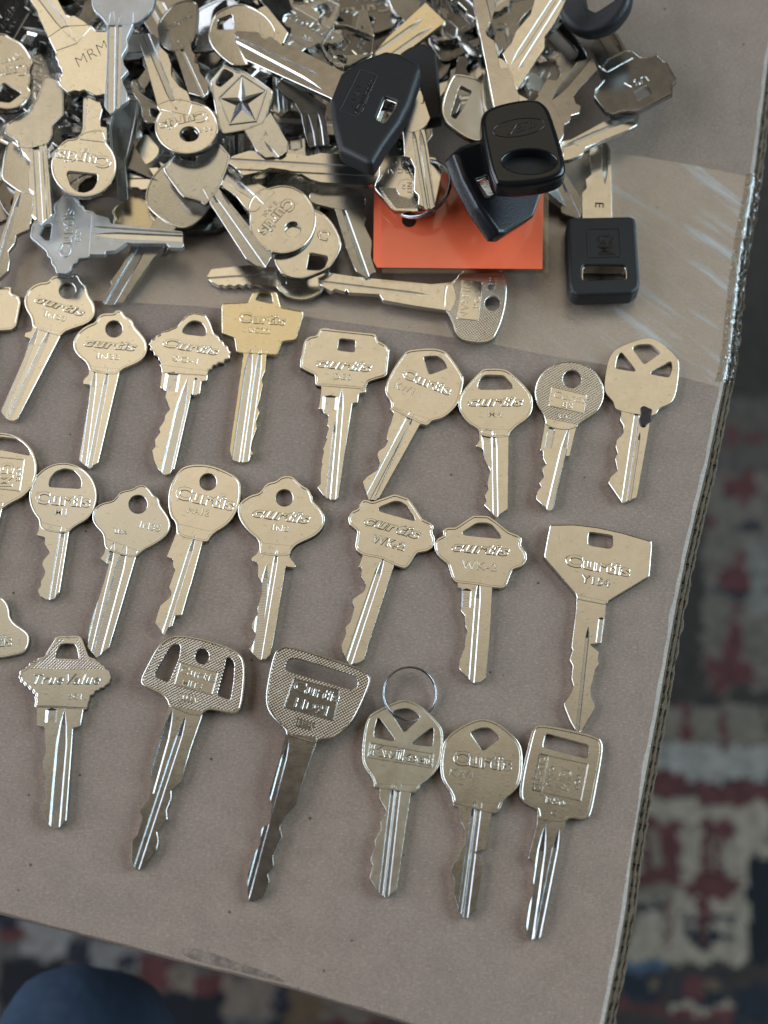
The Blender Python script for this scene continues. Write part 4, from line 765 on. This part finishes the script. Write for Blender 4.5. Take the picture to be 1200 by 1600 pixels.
pile('car_key', 'long double-groove blade running up to the top of the photo beside the black heads', PD,
  [(95, 220), (160, 370), (140, 480), (60, 520), (0, 400), (20, 280)], [(230, -10), (380, -50), (330, 60), (300, 110), (270, 150), (270, 200), (240, 240), (155, 375), (95, 220), (130, 180), (150, 130), (210, 60)], 22, 24, 5, rim=0, grooves=[(130, 270, 300, 10, 26), (160, 290, 330, 20, 14)])
pile('car_key', 'black ring-shaped plastic head cut by the top edge of the photo', PD,
  [(300, -80), (315, 40), (350, 100), (410, 135), (470, 138), (550, 110), (600, 50), (625, 0), (630, -100), (540, -200), (380, -200)], [(380, -60), (320, -20), (200, 60), (160, 140), (240, 190), (330, 90)], 17, 8, -3, fob={'t': 7, 'mat': RUBB, 'bev': 2.2}, holes=[[(420, -80), (438, 30), (480, 52), (560, 0), (590, -80), (500, -130)]])
pile('house_key', 'silver upside-down key with notched bow and square hole, stamped USA', PD,
  [(530, 245), (610, 205), (640, 210), (680, 240), (740, 225), (780, 260), (820, 330), (800, 350), (805, 385), (660, 460), (600, 460), (550, 475), (520, 460), (475, 400), (480, 370), (515, 330), (495, 290)], [(460, 200), (480, 150), (540, 120), (575, 140), (610, 205), (640, 240), (530, 300), (495, 275)], 9, 5, 0, smooth=False, mat=NICK2, holes=[[(638, 380), (695, 352), (718, 388), (655, 418)]], texts=[('USA', 692, 312, 600, 345, 28, {'bold': 0})], grooves=[(600, 230, 540, 130, 24), (540, 250, 480, 150, 24)], mill=STEEL)
pile('house_key', 'single toothed blade pointing right, end resting just below the USA key', PD,
  [(350, 590), (350, 665), (300, 720), (200, 720), (150, 640), (200, 560), (300, 550)], [(330, 590), (380, 580), (600, 460), (670, 460), (655, 520), (620, 540), (570, 560), (520, 580), (440, 615), (430, 640), (370, 665), (340, 670)], 11, 8, -2, grooves=[(340, 615, 665, 475, 20)], mill=MILLS)
pile('house_key', 'gold-toned key with ragged star-like shoulders and a dark pointed groove', PD,
  [(200, 500), (240, 380), (300, 420), (350, 520), (350, 575), (300, 620), (220, 600)], [(240, 390), (280, 330), (320, 335), (340, 305), (380, 290), (400, 260), (470, 230), (490, 290), (430, 350), (390, 400), (400, 430), (420, 440), (415, 470), (380, 480), (375, 505), (350, 520), (350, 570), (280, 520)], 14, 9, 3, rim=0, grooves=[(300, 418, 440, 250, 32)], mill=STEEL)
def gmx(root, head, bo, to2, z): pass
make_key('car_key', 'key with square black rubber head marked GM and a rectangular slot, beside the orange tag', PH,
  [(258, 300), (262, 275), (285, 266), (555, 261), (578, 272), (585, 300), (603, 570), (598, 600), (565, 625), (310, 634), (280, 615), (268, 580)],
  [(330, 300), (328, 155), (350, 130), (345, 90), (370, 70), (370, 30), (362, -20), (365, -55), (440, -90), (462, -50), (470, 300)], zb=8, zt=4.5, roll=1, group=HG, smooth=False,
  fob={'t': 7, 'mat': RUBB, 'bev': 1.2, 'liner': 1}, holes=[[(330, 500), (340, 490), (530, 492), (540, 505), (542, 555), (330, 562)]], frames=[[(350, 322), (505, 320), (515, 455), (355, 460)]], texts=[('GM', 402, 350, 410, 445, 72, {'z': 0.14, 'mat': INKG})], grooves=[(435, 115, 435, -90, 30)], mill=STEEL,
  extra=lambda root, head, bo, to2, z: link('lettering', finish(text_mesh('E', Vector(to2((395, 180))), Vector(to2((395, 202))), 3.0, 4.6, 4.78, 0, 0, 0.02), 20, weld=False), INK, bo))
pile('house_key', 'short toothed blade end poking out between the black heads and the GM head', PH,
  [(180, 60), (150, 0), (60, -60), (0, 0), (60, 90), (160, 130)], [(180, 100), (250, 60), (300, 140), (325, 180), (325, 265), (300, 272), (265, 260), (230, 245), (230, 210), (190, 150), (160, 90)], 7, 4, 8, grooves=[(230, 90, 315, 270, 20)])
make_key('house_key', 'hexagonal ridged bow key with small engraved capitals and NIT circle, on the orange tag', PG,
  [(310, 75), (440, 75), (600, 80), (640, 150), (600, 340), (540, 370), (385, 365), (290, 250), (282, 235), (305, 180)],
  [(-483, 108), (-460, 80), (-440, 72), (-370, 50), (-320, 52), (-280, 78), (-200, 62), (-140, 62), (-60, 78), (0, 62), (310, 78), (340, 150), (300, 220), (240, 232), (0, 215), (-50, 200), (-100, 170), (-180, 150), (-260, 140), (-330, 165), (-400, 180), (-440, 140)], zb=15, zt=20, roll=-2, group=HG, smooth=False, rim=0.3,
  plates=[([(305, 240), (400, 245), (420, 290), (470, 300), (510, 260), (590, 250), (565, 352), (395, 350)], RIDGE)], texts=[('LOCAL', 500, 145, 340, 145, 24, {'bold': 0, 'mat': STEEL}), ('KING C', 500, 100, 380, 105, 24, {'bold': 0, 'mat': STEEL}), ('NIT', 455, 215, 455, 275, 26, {'bold': 0, 'mat': STEEL}), ('82', 430, 225, 428, 250, 16, {'bold': 0, 'mat': STEEL})], discs=[(450, 245, 50, 50)], grooves=[(320, 145, -475, 100, 26), (300, 185, -440, 148, 12)], mill=MILLS)
make_key('house_key', 'toothed blade pointing down onto the orange tag inside the dark ring', PG,
  [(420, -40), (400, -180), (450, -300), (560, -310), (600, -180), (545, -50)], [(430, -60), (437, 0), (440, 80), (470, 90), (495, 140), (490, 260), (515, 285), (512, 330), (560, 355), (598, 345), (600, 330), (570, 80), (545, -60)], zb=21, zt=17, roll=-3, group=HG, rim=0, grooves=[(480, -80, 552, 345, 22), (520, -70, 585, 345, 30)])
pile('house_key', 'hexagonal bow key with slanted hole, blade pointing down-right over the round key', PF,
  [(20, 170), (100, 60), (140, 10), (200, 0), (340, 5), (380, 20), (440, 90), (430, 150), (370, 300), (300, 385), (285, 400), (250, 375), (150, 350), (120, 320), (30, 200)], [(265, 295), (290, 285), (370, 300), (690, 690), (700, 715), (660, 790), (600, 780), (540, 740), (320, 400)], 13, 8, 2,
  holes=[[(115, 105), (160, 45), (262, 35), (240, 85), (220, 130)]], smooth=False, rim=0.8, mat=NICK2, grooves=[(380, 320, 690, 700, 30), (318, 320, 640, 775, 24)], mill=MILLS)
pile('house_key', 'round bow key stamped Curtis with round hole, blade up-left, in front of the heap', PF,
  ell(765, 490, 210, 214, 30, -115, 190)+[(545, 420), (570, 350), (640, 290)], [(225, 75), (265, 55), (320, 90), (350, 130), (400, 150), (440, 180), (560, 240), (640, 280), (720, 320), (600, 440), (550, 440), (480, 350), (350, 250), (250, 160), (230, 120)], 11, 16, 3,
  holes=[(830, 550, 50, 48)], texts=[('Curtis', 800, 350, 610, 560, 74, {'bold': .06}), ('105', 715, 375, 635, 455, 30)], grooves=[(655, 405, 245, 95, 62)], mill=MILLS)
pile('house_key', 'hexagonal bow with slanted hole half covered by the round Curtis key', PF,
  [(710, 740), (740, 800), (780, 840), (850, 860), (920, 855), (1050, 800), (1100, 740), (1145, 640), (1080, 500), (980, 420), (800, 420), (700, 600)], [(760, 560), (900, 440), (700, 250), (620, 320)], 8, 9, 2, holes=[[(935, 695), (1055, 720), (1030, 790), (990, 810), (915, 805)]], texts=[('C', 975, 600, 1040, 625, 62)])
pile('house_key', 'key with saw-toothed right side pointing down at the left end of the orange tag', PG,
  [(-50, 255), (100, 235), (200, 255), (240, 300), (235, 345), (120, 365), (40, 345), (-60, 320)], [(70, 330), (200, 260), (240, 300), (210, 370), (240, 400), (230, 440), (270, 520), (265, 600), (290, 680), (240, 715), (190, 680), (150, 600)], 9, 7, 2, rim=0, grooves=[(105, 310, 245, 705, 26)], mill=MILLS)
make_key('car_key', 'long car key with knurled bow stamped NISSAN below the orange tag', PG,
  [(640, 870), (650, 745), (690, 735), (720, 690), (760, 655), (940, 660), (962, 690), (975, 780), (960, 890), (930, 980), (890, 1052), (760, 1045), (710, 1015), (690, 940), (665, 890)],
  [(-15, 700), (40, 685), (200, 708), (580, 745), (690, 735), (710, 820), (680, 890), (640, 880), (500, 860), (330, 830), (310, 800), (150, 790), (138, 770), (128, 785), (90, 775), (80, 770), (60, 785), (0, 750)], zb=4.5, zt=6, roll=1, group=HG, bowmat=KNURL, rim=0.6,
  holes=[(898, 845, 40, 38)], plates=[([(740, 720), (850, 735), (825, 935), (710, 925)], None), ([(882, 700), (922, 705), (908, 780), (872, 775)], None)], frames=[[(740, 720), (850, 735), (825, 935), (710, 925)]],
  texts=[('NISSAN', 752, 728, 728, 922, 40), ('FOR', 812, 780, 798, 872, 32), ('USA', 885, 708, 876, 772, 24)], grooves=[(572, 805, 0, 735, 22)])
pile('house_key', 'key lying flat with toothed blade to the left, round bow half under others', PF,
  ell(880, 820, 182, 172, 28, -150, 150)+[(740, 910), (720, 850), (735, 790)], [(290, 850), (320, 800), (560, 775), (730, 790), (800, 810), (790, 890), (720, 910), (640, 905), (590, 890), (565, 905), (540, 893), (520, 908), (490, 895), (465, 910), (435, 898), (410, 910), (385, 898), (370, 905), (320, 880)], 3.2, 3.0, 1, grooves=[(740, 830, 300, 860, 20)])
pile('car_key', 'large rounded tan bow with a bright slanted-edge blade slanting down to the cardboard', PE,
  [(905, 350), (930, 250), (1000, 160), (1100, 100), (1300, 150), (1350, 350), (1270, 480), (1170, 550), (1080, 540), (980, 470), (920, 410)], [(645, 1000), (650, 1020), (690, 1022), (770, 1010), (960, 730), (1000, 700), (1100, 540), (1000, 440), (900, 600), (830, 640), (760, 780), (690, 880), (700, 900)], 8, 3.5, -3, grooves=[(950, 560, 690, 1010, 62)], mill=MILLS)
pile('house_key', 'dull gold lobed bow under the sideways SC1 key', PE,
  [(690, 430), (720, 470), (700, 510), (760, 580), (900, 600), (1000, 520), (980, 430), (900, 360), (860, 330), (790, 340)], [(860, 560), (960, 500), (1060, 660), (1040, 690), (1000, 700), (960, 640), (900, 640)], 5, 3, 2, mat=BRASSY, texts=[('IN8', 700, 480, 760, 520, 30)])
pile('house_key', 'mirror-bright bow with an angular hole near the top of the heap, front part lit gold', PB,
  [(290, 260), (320, 110), (370, 60), (500, 10), (620, 60), (700, 130), (740, 220), (640, 340), (580, 400), (500, 412), (430, 400)], [(600, 60), (660, 30), (800, 200), (770, 270), (740, 280), (700, 250), (640, 240)], 19, 21, 2, holes=[[(360, 115), (450, 85), (465, 180), (350, 182)]])
pile('house_key', 'wide tan hexagonal bow with a round hole, above the faceted black head', PC,
  [(5, 270), (80, 150), (170, 150), (220, 170), (300, 200), (340, 220), (330, 330), (180, 410), (60, 380)], [(220, 180), (250, 60), (290, 60), (340, 220)], 20, 18, 2, holes=[(125, 375, 45, 40)], smooth=False, grooves=[(262, 190, 270, 70, 16)])
pile('house_key', 'grey stepped-shoulder key pointing down behind the faceted black head', PB,
  [(720, 530), (760, 490), (850, 530), (1040, 660), (1040, 700), (1000, 705), (880, 715), (840, 640), (780, 600)], [(880, 690), (1030, 690), (1060, 900), (930, 910), (905, 830), (890, 760)], 18, 14, 2, smooth=False, mat=NICK2, grooves=[(920, 700, 950, 900, 50), (985, 700, 1010, 900, 30)], rim=0.4)
pile('car_key', 'dull green-grey round-cornered bow beside the half-moon key', PA,
  [(680, 720), (800, 620), (850, 615), (872, 660), (800, 1000), (760, 1070), (720, 1050), (690, 960)], [(720, 1000), (780, 980), (800, 1250), (740, 1250)], 14, 8, 0, mat=metal('dull_grey_metal', (0.42, 0.42, 0.38), 0.3), rim=0.7, texts=[('10', 735, 830, 760, 830, 44)])
pile('house_key', 'small gold-lit bow with a square hole left of the round Curtis key', PA,
  [(810, 510), (850, 490), (870, 560), (900, 600), (1020, 670), (1000, 720), (960, 780), (890, 750), (880, 640), (830, 580)], [(860, 500), (920, 415), (950, 480), (900, 560)], 15, 17, 4, holes=[[(935, 670), (1000, 690), (985, 740), (935, 720)]], rim=0.4)
pile('house_key', 'angular gold-lit blade end under the hexagonal bow', PE,
  [(960, 0), (1010, 65), (930, 150), (860, 150), (830, 60), (900, -60)], [(760, 180), (990, 165), (1000, 250), (920, 300), (880, 305), (860, 290), (820, 290), (760, 250), (740, 230)], 9, 8, 0, rim=0, grooves=[(980, 232, 760, 238, 12)])

# rings
def ring(name, label, Z, c, rx, ry, z, tilt, axis, mat, wire=0.55, turns=2, group=None):
    cx, cy = Z[0]+c[0]/Z[2], Z[1]+c[1]/Z[2]; p = hit(cx, cy, z/1000)
    rad = ((hit(cx+rx/Z[2], cy, z/1000)-p).length+(hit(cx, cy+ry/Z[2], z/1000)-p).length)*500
    q = Matrix.Rotation(R(tilt), 4, Vector(axis)); M = Matrix.Translation(p) @ q
    root = empty(name, M); tag(root, label, 'key ring', group)
    bm = bmesh.new(); n = 96*turns; rows = []
    for i in range(n+1):
        a = 2*math.pi*i/96+0.35; rr = rad; zc = (i/96-turns/2)*wire*1.02
        if turns == 2: zc = wire*0.53*math.tanh(math.sin(2*math.pi*(i/n-0.5)*1)*0)+(-1 if i < n/2-6 else 1 if i > n/2+6 else (i-n/2)/6)*wire*0.52
        ct = Vector((math.cos(a)*rr, math.sin(a)*rr, zc)); e1 = Vector((math.cos(a), math.sin(a), 0)); e2 = Vector((0, 0, 1))
        rows.append([bm.verts.new(ct+(e1*math.cos(t)+e2*math.sin(t))*wire/2) for t in [k*math.pi/4 for k in range(8)]])
    for a, b in zip(rows, rows[1:]):
        for k in range(8): bm.faces.new((a[k], a[(k+1) % 8], b[(k+1) % 8], b[k]))
    bm.faces.new(rows[0]); bm.faces.new(rows[-1][::-1])
    me = bpy.data.meshes.new('ring'); bm.to_mesh(me); bm.free(); finish(me, 70); link('wire_coil', me, mat, root)
ring('split_ring', 'thin steel wire ring threaded through the Kwikset key', ZL, (344, 205), 150, 163, 2.6, 9, (0.8, 0.6, 0), RINGM, 0.62)
ring('split_ring', 'dark wire ring threaded through the hole of the orange tag', PG, (520, 250), 150, 165, 13.5, -24, (0.15, 1, 0), RINGM, 0.9)

def otag():
    def pl(pts, z): return [mmw(PG[0]+x/PG[2], PG[1]+y/PG[2], z/1000) for x, y in pts]
    zt = 8.4
    root = empty('key_tag', Matrix.Translation(hit(720, 345, zt/1000))); tag(root, 'bright orange paper tag in a clear plastic sleeve among the keys', 'tag')
    o = Vector(root.location)*1000
    def sub(l): return [(x-o.x, y-o.y) for x, y in l]
    hole = sub(pl(ell(465, 415, 38, 36, 24), zt))
    me = plate([sub(pl([(282, 190), (500, 172), (720, 162), (1165, 195), (1158, 668), (298, 660), (278, 625)], zt)), hole], -0.15, 0.1, 0.02, 0); finish(me)
    m, t, b = newmat('orange_card'); v = coords(t, 1, True); t.links.new(mixc(t, noise_n(t, v, 200, 4), (0.93, 0.15, 0.065), (0.97, 0.18, 0.08)), b.inputs['Base Color']); b.inputs['Roughness'].default_value = 0.6
    link('paper_card', me, m, root)
    m, t, b = newmat('clear_plastic_sleeve'); g = nd(t, 'ShaderNodeBsdfGlossy'); g.inputs['Roughness'].default_value = 0.12; tr = nd(t, 'ShaderNodeBsdfTransparent'); tr.inputs[0].default_value = (0.98, 0.97, 0.94, 1); ms = nd(t, 'ShaderNodeMixShader')
    v = coords(t, 1, True); nm = bump(t, noise_n(t, v, 60, 2), 0.4, 0.001); t.links.new(nm, g.inputs['Normal']); ms.inputs[0].default_value = 0.035
    t.links.new(tr.outputs[0], ms.inputs[1]); t.links.new(g.outputs[0], ms.inputs[2]); t.links.new(ms.outputs[0], t.nodes['Material Output'].inputs[0])
    for z in (0.35, -0.5):
        me = plate([sub(pl([(318, 185), (720, 145), (1192, 190), (1188, 688), (322, 690)], zt)), hole], z-0.07, z+0.07, 0.02, 0); finish(me); link('clear_sleeve', me, m, root)
otag()

# keys buried in the heap: copies of the blanks, each with its parts
def copy_tree(o, parent=None):
    c = o.copy(); sc.collection.objects.link(c)
    if parent: c.parent = parent
    for ch in list(o.children): copy_tree(ch, c)
    return c
protos = ['in33b', 'sc1', 'de6', 'kw1u', 'm4', 'e5', 'kwplain', 'm1', 'in35', 'na12', 'in8', 'wk2b', 'y154', 'tv', 'mit3', 'hd91', 'kw1l', 'b50', 'sc22']
desc = {'in33b': 'lobed key', 'sc1': 'scallop-edged key', 'de6': 'notched cross bow key', 'kw1u': 'hexagonal bow key', 'm4': 'slotted round bow key', 'e5': 'knurled round key', 'kwplain': 'key with three triangular holes', 'm1': 'half-moon hole key', 'in35': 'lobed USA key', 'na12': 'barrel bow key', 'in8': 'hooked lobed key', 'wk2b': 'angular loop bow key', 'y154': 'shield bow key', 'tv': 'knurled loop key', 'mit3': 'knurled two-slot car key', 'hd91': 'cross-hatched car key', 'kw1l': 'notched-blade hexagonal key', 'b50': 'square bow car key', 'sc22': 'gold trapezoid bow key'}
spots = []
def inpile(x, y):
    lim = 345 if x < 130 else 300 if x < 240 else 370 if x < 330 else 380 if x < 560 else 240
    return y < lim-30
r2 = random.Random(23)
cand = []
for gy in range(-90, 340, 36):
    for gx in range(-40, 860, 44):
        x, y = gx+r2.uniform(-18, 18), gy+r2.uniform(-14, 14)
        if not inpile(x, y) or (x > 760 and y > 150) or (x > 560 and y > 215): continue
        cand.append((x, y))
r2.shuffle(cand)
cand = cand[:118]
for i, (x, y) in enumerate(cand):
    k = protos[i % len(protos)]; src = KEYS[k]; 
    h = 11-max(0, (y-60)/300*7)-max(0, (x-450)/400*4)
    z = 2+(h-2)*((i*0.618) % 1.0)
    ang = r2.uniform(0, 2*math.pi)
    # keep blades from leaving the heap towards the open cardboard
    for _ in range(40):
        L_ = 200; ex, ey = x+math.sin(ang)*L_, y-math.cos(ang)*L_*-1
        if inpile(ex, ey) and ex < 840: break
        ang = r2.uniform(0, 2*math.pi)
    # local -Y is towards the tip
    p = hit(x, y, z/1000); d = hit(ex, ey, z/1000)-p; rz_ = math.atan2(d.y, d.x)+math.pi/2
    c = copy_tree(src); tl = 5+z*1.4
    M = Matrix.Translation(p) @ Matrix.Rotation(rz_, 4, 'Z') @ Matrix.Rotation(R(r2.uniform(-tl, tl)), 4, 'X') @ Matrix.Rotation(R(r2.uniform(-tl, tl)*1.2), 4, 'Y')
    if r2.random() < 0.45: M = M @ Matrix.Rotation(math.pi, 4, 'Y')
    c.matrix_world = M
    if r2.random() < 0.62:  # darker metal on many copies paints in the heap's inner shade
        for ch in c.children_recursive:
            if ch.material_slots: ch.material_slots[0].link = 'OBJECT'; ch.material_slots[0].material = SHADEM if r2.random() < 0.8 else STEEL
    c['label'] = desc[k]+' mostly buried under other keys in the heap'; c['group'] = 'buried '+desc[k]+'s'
